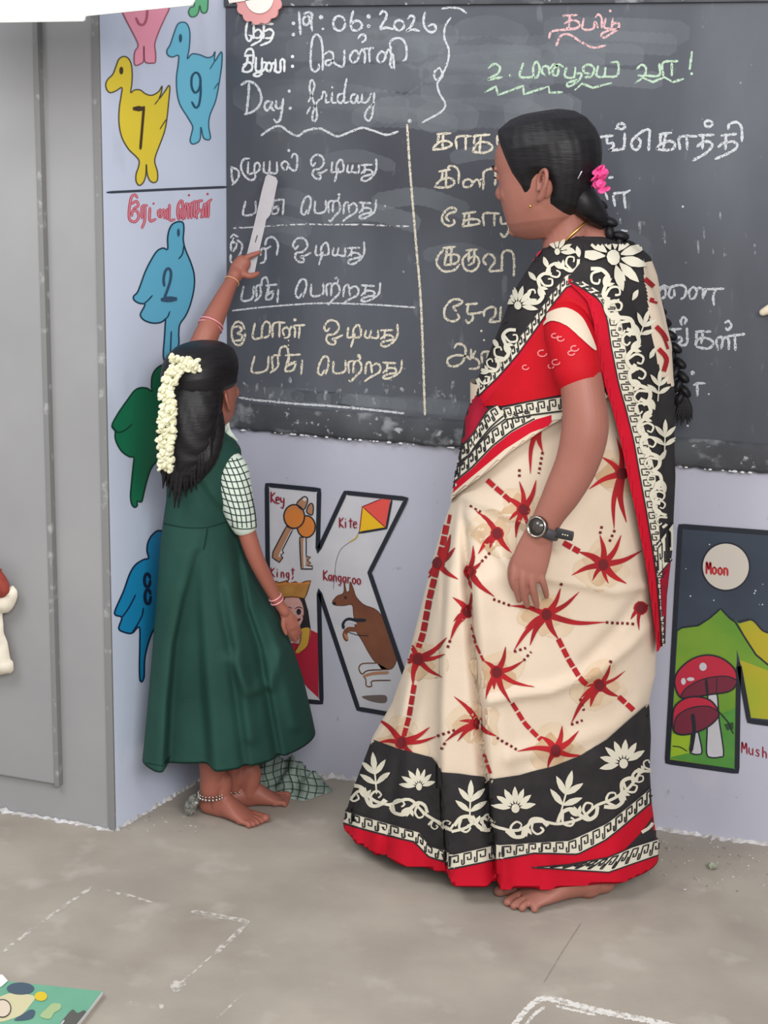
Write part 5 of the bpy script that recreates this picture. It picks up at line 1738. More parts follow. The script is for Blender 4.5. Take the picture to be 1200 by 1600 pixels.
# --- hair: swept back from the hairline
HPOLY = [(764, 140), (970, 140), (970, 366), (930, 356), (903, 342), (880, 332), (860, 318), (859, 298), (856, 282), (848, 273), (838, 272), (831, 280), (828, 294), (821, 303), (814, 290), (800, 270), (790, 248), (783, 230), (777, 214), (764, 206)]
vs, keep = [], []
nh = len(hrows[0])
HB = [(2 * math.pi * j / nh) for j in range(nh)]
fine_rows = []
v = Vol()
HP2 = [(r[0], r[1], r[2], r[3]) for r in HP]
K, n = 90, 110
hh = [r[0] for r in HP]
grid = []
for i in range(K + 1):
    h = .02 + (hh[-1] - .02) * i / K
    fr, bk, w = (float(np.interp(h, hh, [r[k] for r in HP])) for k in (1, 2, 3))
    for j in range(n):
        a = 2 * math.pi * j / n
        ca, sa = math.cos(a), math.sin(a)
        x = (fr if ca > 0 else bk) * math.copysign(abs(ca) ** 0.92, ca)
        y = w * math.copysign(abs(sa) ** 0.9, sa)
        near = H(x, -abs(y), h)
        if (near - CAM).length > (H(x, abs(y), h) - CAM).length:
            near = H(x, abs(y), h)
        px, py = project(near)
        ins = inside(px, py, HPOLY)
        d = dist_poly(px, py, HPOLY + HPOLY[:1]) * (1 if ins else -1)
        off = .0125 * min(1, max(-.6, d / 12.0)) + (.0006 * math.sin(a * 31 + h * 40) if d > 4 else 0)
        out = Vector((x, y, 0))
        c = H(x, y, h)
        nrm = (hf * x / max(fr if ca > 0 else bk, .01) ** 2 + hs * y / max(w, .01) ** 2 + hu * (.0 if h < .14 else (h - .14) / .08 * 12)).normalized()
        grid.append((c + nrm * off, d))
fs = [f for f in grid_faces(K + 1, n) if max(grid[i][1] for i in f) > -5]
fs.append(tuple(K * n + j for j in range(n)))
used = sorted({i for f in fs for i in f})
re = {o: i for i, o in enumerate(used)}
hair = from_data('hair', [grid[i][0] for i in used], [tuple(re[i] for i in f) for f in fs], HAIRM, teacher, True)
# gathered hair at the nape and the plait
v = Vol()
v.tube([T.P(893, 300, .09), T.P(912, 315, .085), T.P(928, 330, .09), T.P(940, 344, .10)], [(.034, .03), (.030, .036), (.022, .028), (.016, .018)], T.e1, 18)
pth = catmull([T.P(932, 322, .10), T.P(948, 350, .10), T.P(966, 372, .10), T.P(984, 396, .12), T.P(1006, 440, .20), T.P(1030, 495, .30), T.P(1050, 545, .315), T.P(1062, 590, .30), T.P(1066, 622, .295)], .014)
for i, p in enumerate(pth):
    p = Vector(p)
    t = (Vector(pth[min(i + 1, len(pth) - 1)]) - Vector(pth[max(i - 1, 0)])).normalized()
    sd = T.e2.cross(t).normalized()
    sg = 1 if i % 2 else -1
    ax0 = (t + sd * .75 * sg).normalized()
    v.blob(p + sd * .0065 * sg, (.017, .0095, .013), (ax0, T.e2.cross(ax0).normalized(), T.e2), 12, 8)
for k in range(9):
    v.tube([T.P(1064 + k % 3, 612, .295), T.P(1060 + k * 2.2, 636, .295), T.P(1054 + k * 3.4, 654 + (k * 7) % 11, .29)], [.006, .005, .001], T.e1, 8, 4)
v.build('plait', HAIRM, teacher)
# pink flower tucked in the hair
PINK = mat('pink petals', (232, 84, 150), 0.6, (214, 56, 124), 90, 3)
v = Vol()
rnd = random.Random(5)
for k in range(46):
    t = rnd.random()
    c = T.P(940 + rnd.gauss(-1, 4.5) - t * 4, 262 + t * 38, .045 + rnd.gauss(0, .007))
    a = Vector((rnd.gauss(0, 1), rnd.gauss(0, 1), rnd.gauss(0, 1))).normalized()
    bb = a.orthogonal().normalized()
    v.blob(c, (.0085, .0075, .0022), (a, bb, a.cross(bb)), 10, 6)
v.build('flower', PINK, teacher)
v = Vol()
v.tube([T.P(903, 279, .03), T.P(909, 268, .03)], [.0013, .0013], T.e2, 8, 2)
v.build('hairpin', mat('steel', (190, 190, 195), .3, metal=1), teacher)
v = Vol()
v.tube([T.P(922, 343, .090), T.P(910, 352, .074), T.P(898, 363, .066), T.P(886, 375, .068), T.P(878, 386, .075)], [.0024] * 5, T.e2, 8, 6)
v.build('necklace', GOLD, teacher)
v = Vol()
v.blob(T.P(829, 322, .036), .0034, None, 10, 8)
v.build('earring', GOLD, teacher)

# --- watch
WB = mat('dark grey strap', (66, 64, 68), 0.5)
wc = T.P(850, 826, hd)
wt = (T.P(842, 838, hd) - T.P(858, 806, hd)).normalized()
ws = (T.e1 - wt * T.e1.dot(wt)).normalized()
wn = wt.cross(ws).normalized()
v = Vol()
n = 40
rows = []
for q in ((-.0095, 1.02), (-.0095, 1.11), (.0095, 1.11), (.0095, 1.02)):
    rows.append([wc + wt * q[0] + ws * (.0292 * q[1] * math.cos(2 * math.pi * j / n)) + wn * (.0238 * q[1] * math.sin(2 * math.pi * j / n)) for j in range(n)])
v.rings(rows + rows[:1], False)
watch = v.build('wristwatch_strap', WB, teacher)
watch['label'] = 'dark grey watch strap'
v = Vol()
t0, t1 = T.P(868, 832, hd - .016), T.P(895, 838, hd - .026)
v.tube([t0, t0.lerp(t1, .5), t1], [(.0095, .0016), (.0095, .0016), (.009, .0016)], wt, 12, 4)
tail = v.build('strap_end', mat('black strap', (40, 38, 40), 0.5), watch)
v = Vol()
for k in (.42, .56, .7):
    v.blob(t0.lerp(t1, k) - T.e2 * .0028 - wn * 0, .0015, None, 8, 6)
v.build('strap_holes', IVORY, watch)
dn = (-T.e2 * .88 - T.e1 * .42 + Vector((0, 0, .12))).normalized()
du = dn.orthogonal().normalized()
dv = dn.cross(du)
dc = T.P(839, 823, hd - .026)


def disc(c, r0, r1, h0, h1, n=36):
    return [[c + dn * h + (du * math.cos(2 * math.pi * j / n) + dv * math.sin(2 * math.pi * j / n)) * r for j in range(n)] for r, h in ((r0, h0), (r1, h1))]


v = Vol()
v.rings(disc(dc, .0195, .0205, -.008, -.004) + disc(dc, .0205, .0195, .002, .0035) + disc(dc, .0165, .016, .0035, .001))
case = v.build('watch_case', mat('steel watch case', (120, 112, 106), .28, metal=1), teacher)
v = Vol()
v.rings(disc(dc, .0166, .0166, -.001, .0016))
v.build('watch_face', mat('dark watch glass', (66, 60, 56), .12, spec=.6), case)
v = Vol()
v.tube([dc + dn * .0034 + (du * math.cos(a) + dv * math.sin(a)) * .0182 for a in [2 * math.pi * k / 24 for k in range(25)]], [.0012] * 25, dn, 8, 2)
v.build('watch_bezel', mat('polished steel', (214, 208, 200), .15, metal=1), case)

# ================================================================== GIRL
G = Frame(335, 1278)
girl = tag(empty('person', G.o), 'girl in a dark green pinafore dress with white flowers in her hair', 'person')
GREEN = mat('dark green uniform cloth', (36, 72, 63), 0.75, (31, 64, 56), 9, 4, 0.3, 0.7, 0.12, 240, spec=0.2)
GIRLSKIN = mat('girl skin', (158, 98, 82), 0.5, (148, 88, 74), 9, 4, 0.3, 0.7, 0.03, 120, spec=0.35, sss=0.06)
SHIRT = mat('pale check shirt cloth', (206, 218, 206), 0.8, spec=0.15)
CHECK = mat('black check thread', (44, 56, 52), 0.8, spec=0.15)
GL = [(660, 268), (690, 262), (720, 260), (780, 260), (806, 256), (830, 253), (870, 249), (950, 243), (1030, 237), (1110, 230), (1190, 222), (1230, 219)]
GR = [(660, 348), (676, 352), (686, 366), (700, 376), (716, 378), (740, 374), (760, 370), (790, 365), (812, 366), (830, 372), (870, 387), (900, 401), (950, 428), (1000, 453), (1060, 474), (1120, 488), (1160, 496), (1230, 498)]


def gz(py, dd=0.0):
    return G.P(330, py, dd).z


GB = srt([(gz(660), .055), (gz(700), .078), (gz(760), .085), (gz(812), .080), (gz(870), .095), (gz(1000), .125), (gz(1200), .155), (gz(1240), .158)])
GDL = srt([(gz(660), .0), (gz(812), .0), (gz(1000), -.02), (gz(1220), -.045)])
GDR = srt([(gz(660), .0), (gz(812), .01), (gz(1000), .06), (gz(1220), .12)])
PA = [(826, 322), (858, 316), (862, 308), (940, 286), (1010, 272), (1100, 264), (1215, 258)]
PC = [(860, 310), (881, 312), (951, 312), (1060, 318), (1215, 330)]
PB = [(860, 266), (881, 262), (951, 257), (1106, 238), (1210, 230)]
PD = [(850, 366), (866, 371), (951, 383), (1013, 404), (1215, 440)]
GF = [([(362, 1030), (390, 1075), (420, 1070), (440, 1010)], 11, .010), ([(425, 960), (440, 1030), (462, 1130)], 12, .010), ([(360, 920), (372, 1000), (392, 1150)], 12, .008), ([(400, 900), (420, 950), (446, 1000)], 8, -.006), ([(280, 690), (330, 790), (360, 808)], 10, -.004), ([(300, 730), (350, 790)], 9, .004)]


def dress_pt(z, th):
    Lp, Rp = G.at_z(GL, z, interp(GDL, z)), G.at_z(GR, z, interp(GDR, z))
    c, a = (Lp + Rp) / 2, (Rp - Lp) / 2
    p = c + a * math.cos(th) + G.e2 * (interp(GB, z) * math.sin(th))
    if math.sin(th) < .1:
        x, y = project(p)
        k = min(1, max(0, -math.sin(th) * 1.8 + .1))
        d = 0.0
        lo = min(1, max(0, (y - 815) / 60))
        xa, xc, xb, xd = interp(PA, y), interp(PC, y), interp(PB, y), interp(PD, y)
        sg = lambda t, w: 1 / (1 + math.exp(-t / w))
        d -= .060 * lo * min(1, max(.12, (y - 850) / 260)) * sg(x - xa, 1.6) * sg(xc - x, 3)
        d -= .004 * lo * sg(xb - x, 4) * min(1, max(0, (x - 234) / 18))
        d -= .022 * lo * math.exp(-((x - xd) / 7) ** 2)
        d -= .014 * lo * math.exp(-((x - (xd + xc) / 2) / 7) ** 2) * min(1, max(0, (y - 860) / 200))
        d += .008 * lo * math.exp(-((x - (xa - 14)) / 12) ** 2)
        for q, s_, am in GF:
            dd = dist_poly(x, y, q)
            if dd < 3 * s_:
                d += 1.7 * am * math.exp(-(dd / s_) ** 2)
        p = p - G.e2 * d * k
    elif z < gz(830):
        p = p + G.e2 * (.012 * math.sin(th * 8) * math.sin(th))
    return p


NG = 220
zt, zb = gz(672), G.P(330, 1213, -.15).z
zs = [zt + (zb - zt) * i / 119 for i in range(120)]
rows = loft(dress_pt, zs, NG)
vs = [p for r in rows for p in r]
fs = grid_faces(len(rows), NG)
c = sum(rows[0], Vector()) / NG
for q, dz in ((.55, .016), (.2, .022)):
    b = len(vs)
    vs += [c.lerp(p, q) + Vector((0, 0, dz)) for p in rows[0]]
    k = b - NG if q < .5 else 0
    fs += [(k + (j + 1) % NG, k + j, b + j, b + (j + 1) % NG) for j in range(NG)]
b = len(vs)
for p in rows[-1]:
    cc = sum(rows[-1], Vector()) / NG
    vs.append(p.lerp(cc, .04) + Vector((0, 0, .016)))
k = (len(rows) - 1) * NG
fs += [(k + j, k + (j + 1) % NG, b + (j + 1) % NG, b + j) for j in range(NG)]
mi = [0] * len(fs)
pr = Print(Hit(vs, fs))
SEAM = mat('darker green seam', (22, 48, 44), 0.8, spec=.1)
pr.stroke([(256, 818), (290, 824), (322, 824), (345, 818), (368, 812)], 1.6, SEAM, 1)
pr.stroke([(324, 826), (321, 845), (318, 858)], 2.2, SEAM, 1)
pr.stroke([(228, 1192), (280, 1200), (345, 1203), (420, 1188), (470, 1172)], 1.0, SEAM, 1)
vs, fs, mi, mats = pr.merge(vs, fs, mi, [GREEN])
from_data('pinafore_dress', vs, fs, mats, girl, True, mi)

# --- body
v = Vol()
GA = math.radians(52)
gf = G.e1 * math.cos(GA) + G.e2 * math.sin(GA)
gs = Vector((0, 0, 1)).cross(gf).normalized()
tl = Matrix.Rotation(math.radians(-8), 3, gs)
gf, gu = tl @ gf, tl @ Vector((0, 0, 1))
go = G.P(326, 669, .01)
GH = [(r[0] * .83, r[1] * .80, r[2] * .84, r[3] * .84) for r in HP]


def GP(f, s, u):
    return go + gf * f + gs * s + gu * u


head_volume(v, go, gf, gs, gu, GH, 40)
v.tube([GP(.076, 0, .09), GP(.086, 0, .074), GP(.092, 0, .064), GP(.086, 0, .057)], [.005, .007, .0085, .005], gs, 12, 5)
v.blob(GP(.074, 0, .040), (.007, .015, .0045), (gf, gs, gu))
v.blob(GP(.072, 0, .032), (.007, .014, .005), (gf, gs, gu))
for sg in (1, -1):
    v.blob(GP(.058, .028 * sg, .066), (.016, .014, .016), (gf, gs, gu))
    v.blob(GP(.064, .026 * sg, .088), (.008, .010, .007), (gf, gs, gu))
    e0 = GP(-.002, .060 * sg, .066)
    ea, eb = (gu * .97 - gf * .2).normalized(), (-gf * .8 + gs * sg * .55).normalized()
    ec = ea.cross(eb)
    v.tube([e0 + ea * a + eb * c for a, c in ((-.005, -.003), (.008, -.006), (.018, -.002), (.022, .006), (.019, .014), (.008, .017), (-.004, .014), (-.014, .008), (-.020, .001))], [.003, .0034, .0034, .0034, .0034, .0034, .0036, .0046, .004], ec, 10, 4)
    v.blob(e0 + eb * .007, (.019, .010, .0034), (ea, eb, ec))
v.tube([G.P(322, 655, .0), G.P(316, 680, .0), G.P(312, 720, .0)], [(.034, .034), (.034, .036), (.05, .05)], G.e1, 20)
v.tube([G.P(280, 705, .03), G.P(312, 700, .0), G.P(350, 708, -.01)], [.036, .045, .034], G.e2, 18)
v.tube([G.P(312, 700, .0), G.P(312, 760, .0), G.P(310, 820, .0), G.P(312, 900, .02)], [(.055, .045), (.052, .05), (.05, .05), (.06, .06)], G.e1, 20)
# arm hanging at her side, hand on the skirt
v.tube([G.P(354, 712, -.015), G.P(368, 760, -.03), G.P(381, 815, -.034), G.P(397, 866, -.034), G.P(417, 908, -.022), G.P(434, 940, -.012), G.P(445, 956, -.008)], [.026, .0240, .0205, .0185, .0158, .0120, .0118], G.e1, 22)
v.tube([G.P(442, 950, -.008), G.P(450, 966, -.004), G.P(456, 980, .0)], [(.0122, .0095), (.0148, .0092), (.0140, .008)], G.e1, 18)
for k, (a, b_, c_) in enumerate((((449, 978), (452, 990), (456, 1000)), ((454, 979), (458, 992), (462, 1002)), ((459, 978), (463, 989), (467, 997)), ((463, 974), (467, 983), (471, 990)))):
    r = (.0048, .0050, .0048, .0044)[k]
    v.tube([G.P(a[0] - 2, a[1] - 10, .0), G.P(*a, -.002), G.P(*b_, .004), G.P(*c_, .014)], [r, r, r * .95, r * .75], G.e1, 10, 4)
v.tube([G.P(444, 962, -.008), G.P(443, 978, -.010), G.P(447, 990, -.008)], [.0066, .0056, .0044], G.e1, 10, 4)
# raised arm with the hand round the ruler
v.tube([G.P(286, 706, .04), G.P(290, 640, .08), G.P(300, 580, .09), G.P(320, 530, .10), G.P(333, 500, .12), G.P(349, 466, .15), G.P(362, 440, .18), G.P(368, 428, .19)], [.030, .030, .029, .0275, .0245, .0195, .0150, .0160], G.e1, 22)
hdd = .195
v.tube([G.P(366, 434, .188), G.P(373, 420, hdd), G.P(381, 408, hdd + .002)], [(.0155, .012), (.0195, .0125), (.0180, .0115)], G.e1, 18)
# index finger along the ruler, the rest curled round its edge, thumb on the near face
v.tube([G.P(378, 410, hdd), G.P(386, 402, hdd + .001), G.P(396, 398, hdd + .003), G.P(406, 394, hdd + .006)], [.0068, .0066, .0062, .0045], G.e2, 10, 5)
for k, y in enumerate((411, 418, 425)):
    v.tube([G.P(372 - k, y - 2, hdd + .004), G.P(374 - k, y, hdd + .022), G.P(384 - k, y + 2, hdd + .033), G.P(397 - k, y + 3, hdd + .034)], [.0062, .0060, .0060, .005], G.e2, 10, 5)
v.tube([G.P(376, 426, hdd - .004), G.P(388, 431, hdd - .008), G.P(397, 430, hdd - .005), G.P(403, 427, hdd - .002)], [.0085, .0075, .0066, .005], G.e2, 10, 5)
# legs and feet
gl = S_FLOOR.at
h1, t1 = gl(326, 1274), gl(372, 1288)
v.tube([G.P(320, 900, .02), G.P(326, 1080, .02), G.P(333, 1180, .005), G.P(330, 1235, .0)], [.06, .05, .034, .025], G.e1, 18)
v.tube([G.P(340, 900, .04), G.P(352, 1080, .06), G.P(358, 1180, .06), G.P(364, 1232, .065)], [.06, .05, .032, .024], G.e1, 18)


def small_foot(heel, axis, up, s=1.0):
    ax = axis.normalized()
    sd = Vector((0, 0, 1)).cross(ax)
    mid = heel + ax * .105 * s
    tb = [mid + sd * o * s for o in (.026, .013, .0, -.011, -.021)]
    tt = [b + ax * l * s for b, l in zip(tb, (.040, .034, .031, .027, .022))]
    foot(v, heel, tt, tb, up, .030 * s, .022, 1, .82)


small_foot(gl(326, 1272), gl(376, 1284) - gl(326, 1272), G.P(331, 1225, .0))
small_foot(gl(368, 1262), gl(418, 1258) - gl(368, 1262), G.P(364, 1222, .065), .92)
gbody = fuse(v.build('body', GIRLSKIN, girl), 0.0021, 4)
gbody.data.materials[0] = GIRLSKIN

# --- hair
grid = []
hh = [r[0] for r in GH]
K, n = 80, 100
for i in range(K + 1):
    h = hh[0] + .012 + (hh[-1] - hh[0] - .012) * i / K
    fr, bk, w = (float(np.interp(h, hh, [r[k] for r in GH])) for k in (1, 2, 3))
    for j in range(n):
        a = 2 * math.pi * j / n
        ca, sa = math.cos(a), math.sin(a)
        x = (fr if ca > 0 else bk) * math.copysign(abs(ca) ** 0.92, ca)
        y = w * math.copysign(abs(sa) ** 0.9, sa)
        d = max(.030 - x + max(0, h - .11) * .5, h - .150)
        d = min(d, max((-.012 - x), h - .090))
        off = .014 * min(1, max(-.6, d / .014))
        nrm = (gf * x / max(fr if ca > 0 else bk, .01) ** 2 + gs * y / max(w, .01) ** 2 + gu * (.0 if h < .115 else (h - .115) / .065 * 14)).normalized()
        grid.append((GP(x, y, h) + nrm * off, d))
fs = [f for f in grid_faces(K + 1, n) if max(grid[i][1] for i in f) > -.006]
fs.append(tuple(K * n + j for j in range(n)))
used = sorted({i for f in fs for i in f})
re = {o: i for i, o in enumerate(used)}
from_data('hair', [grid[i][0] for i in used], [tuple(re[i] for i in f) for f in fs], HAIRM, girl, True)
v = Vol()
rnd = random.Random(31)
for k in range(16):
    x = 258 + k * 4.6
    e = 742 + 40 * math.exp(-((x - 284) / 22) ** 2) + rnd.uniform(-10, 12)
    v.tube([G.P(x, 660, -.085), G.P(x - 2, 705, -.100), G.P(x - 3 + rnd.uniform(-3, 3), (705 + e) / 2, -.104), G.P(x - 4 + rnd.uniform(-5, 5), e, -.100)], [(.010, .010), (.010, .009), (.007, .006), (.0014, .0014)], G.e1, 10, 6)
v.tube([G.P(309, 572, -.025), G.P(299, 632, -.064), G.P(293, 688, -.086), G.P(287, 728, -.094), G.P(283, 760, -.092)], [(.056, .044), (.061, .040), (.054, .030), (.040, .018), (.018, .008)], G.e1, 40, 10)
v.tube([G.P(322, 640, -.03), G.P(326, 675, -.062), G.P(318, 716, -.084), G.P(306, 750, -.092)], [(.034, .03), (.034, .022), (.028, .016), (.010, .006)], G.e1, 24, 8)
v.tube([G.P(275, 600, -.04), G.P(262, 650, -.07), G.P(260, 710, -.085), G.P(268, 760, -.09)], [(.016, .02), (.018, .02), (.018, .018), (.008, .008)], G.e1, 20, 8)
for i, q in enumerate(v.vs):
    v.vs[i] = q + G.e2 * (.0016 * math.sin(q.dot(G.e1) * 900))
v.build('long_hair', HAIRM, girl)
JAS = mat('jasmine petals', (234, 232, 206), 0.7, (216, 212, 176), 120, 3, spec=.2)
v = Vol()
rnd = random.Random(8)
pth = catmull([(300, 566), (284, 572), (268, 588), (262, 606), (262, 640), (260, 676), (258, 705), (261, 732)], 3.0)
ext = catmull([(276, 560), (290, 566), (302, 578)], 3.0)
for qi, q in enumerate(list(pth) * 5 + list(ext) * 5):
    wv = 11.5
    x, y = q[0] + rnd.uniform(-wv, wv), q[1] + rnd.uniform(-3, 3)
    dd = -.055 - .11 * min(1, max(0, (y - 560) / 130)) + rnd.uniform(-.006, .002)
    dd = interp([(555, -.098), (590, -.100), (640, -.122), (690, -.128), (740, -.128)], y) + rnd.uniform(-.008, .004)
    a = Vector((rnd.gauss(0, 1), rnd.gauss(0, 1), rnd.gauss(0, 1))).normalized()
    bb = a.orthogonal().normalized()
    v.blob(G.P(x, y, dd), (.0085, .0060, .0034), (a, bb, a.cross(bb)), 8, 6)
v.build('flower_garland', JAS, girl)['label'] = 'creamy white jasmine string'

# --- checked sleeve and collar
v = Vol()
v.tube([G.P(354, 722, -.01), G.P(359, 734, -.028), G.P(364, 760, -.038), G.P(374, 798, -.038), G.P(381, 818, -.036)], [(.028, .034), (.039, .040), (.0395, .038), (.0335, .033), (.0290, .028)], G.e1, 30, 9, True)
pr = Print(Hit(v.vs, v.fs))
for o in (-21, -13, -5, 3, 11, 19):
    pr.stroke([(352 + o * .9, 716), (364 + o, 745), (372 + o, 770), (380 + o * .92, 800), (383 + o * .88, 824)], 1.5, CHECK, 1)
for k in range(12):
    y = 706 + k * 10.5
    x = interp([(712, 354), (770, 372), (824, 383)], y)
    pr.stroke([(x - 28, y - 2 + 0), (x - 10, y + 4), (x + 10, y + 4), (x + 28, y - 2)], 1.5, CHECK, 1)
vs, fs, mi, mats = pr.merge(v.vs, v.fs, [0] * len(v.fs), [SHIRT])
from_data('shirt_sleeve', vs, fs, mats, girl, True, mi)
v = Vol()
v.tube([G.P(290, 706, .035), G.P(290, 660, .07), G.P(294, 630, .085)], [(.034, .034), (.036, .034), (.033, .033)], G.e1, 24, 6)
v.build('shirt_sleeve', SHIRT, girl)
v = Vol()
v.tube([G.P(354, 652, .03), G.P(355, 668, .015), G.P(360, 680, .004), G.P(370, 688, .01)], [(.005, .003), (.006, .003), (.007, .003), (.003, .002)], G.e1, 12, 5)
v.tube([G.P(300, 672, -.04), G.P(322, 678, -.042), G.P(344, 677, -.03), G.P(355, 668, .0)], [(.005, .003)] * 4, Vector((0, 0, 1)), 12, 5)
v.build('shirt_collar', SHIRT, girl)
# --- bangles and anklets
BANG = mat('pink glass bangle', (226, 150, 160), 0.3, spec=.6)


def ring(v, c, ax, r, w, n=26, m=8):
    ax = ax.normalized()
    a = ax.orthogonal().normalized()
    b = ax.cross(a)
    v.rings([[c + (a * math.cos(t) + b * math.sin(t)) * (r + w * math.cos(2 * math.pi * k / m)) + ax * (w * math.sin(2 * math.pi * k / m)) for k in range(m)] for t in [2 * math.pi * i / n for i in range(n + 1)]], False)


for py0, r in ((506, .0265), (511, .0272)):
    v = Vol()
    c = G.P(interp([(480, 342), (520, 324)], py0), py0, .115)
    ring(v, c, G.P(349, 466, .15) - G.P(326, 516, .11), r, .0016)
    v.build('bangle', BANG, girl)
v = Vol()
ring(v, G.P(362, 440, .18), G.P(368, 428, .19) - G.P(349, 466, .15), .0168, .0011)
v.build('thread_bracelet', mat('pale thread', (222, 170, 120), .6), girl)
for k in range(2):
    v = Vol()
    ring(v, G.P(430 + 3 * k, 933 + 6 * k, -.013), G.P(445, 956, -.008) - G.P(417, 908, -.022), .0142, .0015)
    v.build('bangle', BANG, girl)
SILV = mat('silver', (200, 196, 190), .25, metal=1)
v = Vol()
for k in range(22):
    t = 2 * math.pi * k / 22
    for dz, r in ((0, .0035), (.007, .0026)):
        c = G.P(330, 1243, .0)
        v.blob(c + G.e1 * math.cos(t) * .0285 + G.e2 * math.sin(t) * .0285 + Vector((0, 0, dz)), r, None, 8, 6)
v.build('anklet', SILV, girl)
v = Vol()
for k in range(18):
    t = 2 * math.pi * k / 18
    v.blob(G.P(364, 1232, .065) + G.e1 * math.cos(t) * .027 + G.e2 * math.sin(t) * .027, .003, None, 8, 6)
v.build('anklet', SILV, girl)

# ================================================================== THINGS
# ruler in her raised hand: a clear plastic strip with a broken edge
out = [(415, 276), (419, 272), (431, 277), (434, 283), (429, 308), (422, 336), (416, 343), (412, 362), (404, 396), (397, 430), (378, 424), (386, 396), (394, 364), (402, 330), (409, 298)]
rdd = lambda y: interp([(270, .252), (430, .212)], y)
bm = bmesh.new()
f = bm.faces.new([bm.verts.new(G.P(x, y, rdd(y))) for x, y in out])
r = bmesh.ops.extrude_face_region(bm, geom=[f])
for q in r['geom']:
    if isinstance(q, bmesh.types.BMVert):
        q.co += G.e2 * .0022
bmesh.ops.recalc_face_normals(bm, faces=bm.faces)
RULER = mat('scuffed clear plastic', (150, 144, 150), 0.35, (138, 132, 138), 20, 4, spec=.5)
ruler = tag(from_bm('ruler', bm, RULER), 'scuffed pale plastic ruler held in raised hand against the blackboard', 'ruler')
v = Vol()
v.tube([G.P(402, 368, rdd(368) - .0008), G.P(399, 378, rdd(378) - .0008)], [.0012, .0012], G.e2, 8, 2)
v.build('ruler_slot', mat('dark slot', (96, 92, 96), .6), ruler)


def pillow(name, outline, at, depth, mt, th, step=6, nrm=None, noise=0.0, parent=None, seed=1, two=True, smooth=True):
    """cloth or paper shape with real thickness, fuller in the middle, from an outline on a real plane"""
    q = catmull(outline, step, True) if smooth else linear(outline, step, True)
    ed = [(i, (i + 1) % len(q)) for i in range(len(q))]
    Q = [(float(p[0]), float(p[1])) for p in q]
    P2 = [Vector(p) for p in Q]
    x = min(p[0] for p in Q)
    while x < max(p[0] for p in Q):
        y = min(p[1] for p in Q)
        while y < max(p[1] for p in Q):
            if inside(x, y, Q) and dist_poly(x, y, Q + Q[:1]) > step * .5:
                P2.append(Vector((x, y)))
            y += step
        x += step
    r = delaunay_2d_cdt(P2, ed, [tuple(range(len(Q)))], 1, 0.01)
    rnd = random.Random(seed)
    ph = [rnd.uniform(0, 6) for _ in range(6)]
    vs, fs = [], []
    hs_ = []
    for p in r[0]:
        d = dist_poly(p[0], p[1], Q + Q[:1])
        h = th * min(1, d / depth) ** .6
        w = .5 + .25 * math.sin(p[0] / 7 + ph[0] + p[1] / 11) + .25 * math.sin(p[1] / 6 + ph[1] - p[0] / 13 + math.sin(p[0] / 9 + ph[2]) * 2)
        hs_.append(h * (1 - noise + noise * 2 * w))
    N = len(r[0])
    vs = [at(p[0], p[1]) + nrm * (h + .001) for p, h in zip(r[0], hs_)]
    fs = [tuple(f) for f in r[2]]
    if two:
        vs += [at(p[0], p[1]) - nrm * (h * .6 + .001) for p, h in zip(r[0], hs_)]
        fs += [tuple(N + i for i in reversed(f)) for f in r[2]]
        edge = {}
        for f in r[2]:
            for i in range(len(f)):
                a, b = f[i - 1], f[i]
                edge[(a, b)] = edge.get((a, b), 0) + 1
        for a, b in [e for e in edge if (e[1], e[0]) not in edge]:
            fs.append((b, a, N + a, N + b))
    bm = bmesh.new()
    bv = [bm.verts.new(p) for p in vs]
    for f in fs:
        try:
            bm.faces.new([bv[i] for i in f])
        except ValueError:
            pass
    bmesh.ops.recalc_face_normals(bm, faces=bm.faces)
    return bm, vs, fs


# checked cloth heaped on the floor by the girl's feet
CLO = mat('pale green check cloth', (158, 172, 160), 0.85, (128, 142, 134), 22, 4, spec=.1)
CLL = mat('dark check line', (62, 78, 72), .85, spec=.1)
ol = [(370, 1196), (376, 1226), (392, 1242), (412, 1247), (424, 1236), (446, 1246), (474, 1252), (498, 1244), (520, 1236), (504, 1224), (488, 1206), (466, 1190), (440, 1184), (410, 1184)]
bm, vs, fs = pillow('cloth', ol, lambda x, y: S_FLOOR.at(x, y, .0), 22, None, .030, 4, Vector((0, 0, 1)), .9, seed=3, two=False)
bm.free()
pr = Print(Hit(vs, fs))
for k in range(12):
    x = 372 + k * 12.5
    pr.stroke([(x + 10, 1170), (x + 4, 1205), (x + 10, 1230), (x + 2, 1260)], 1.6, CLL, 1)
for k in range(7):
    y = 1178 + k * 11
    pr.stroke([(366, y + 6), (410, y + 10), (450, y), (490, y + 6), (528, y + 8)], 1.4, CLL, 1)
vs, fs, mi, mats = pr.merge(vs, fs, [0] * len(fs), [CLO])
tag(from_data('checked_cloth', vs, fs, mats, None, True, mi), "crumpled green checked cloth on the floor beside the girl's feet", 'cloth')

# crumpled silvery wrapper by the pillar foot
bm = bmesh.new()
bmesh.ops.create_icosphere(bm, subdivisions=3, radius=1)
rnd = random.Random(12)
for q in bm.verts:
    k = rnd.uniform(.62, 1.05)
    q.co = Vector((q.co.x * .017 * k, q.co.y * .014 * k, q.co.z * .030 * k + .027))
    q.co.x += q.co.z * .28
o = from_bm('crumpled_wrapper', bm, mat('crumpled foil', (176, 178, 172), .3, (120, 126, 122), 90, 3, metal=.7))
o.location = S_FLOOR.at(294, 1275)
tag(o, "small crumpled silvery wrapper on the floor behind the girl's heel", 'wrapper')

# white panel across the top left corner, in front of door and pillar
S_PAN = Flat((0, 2.72, 0), (0, -1, 0))
PAP = mat('white paper board', (246, 246, 243), .7, spec=.2)


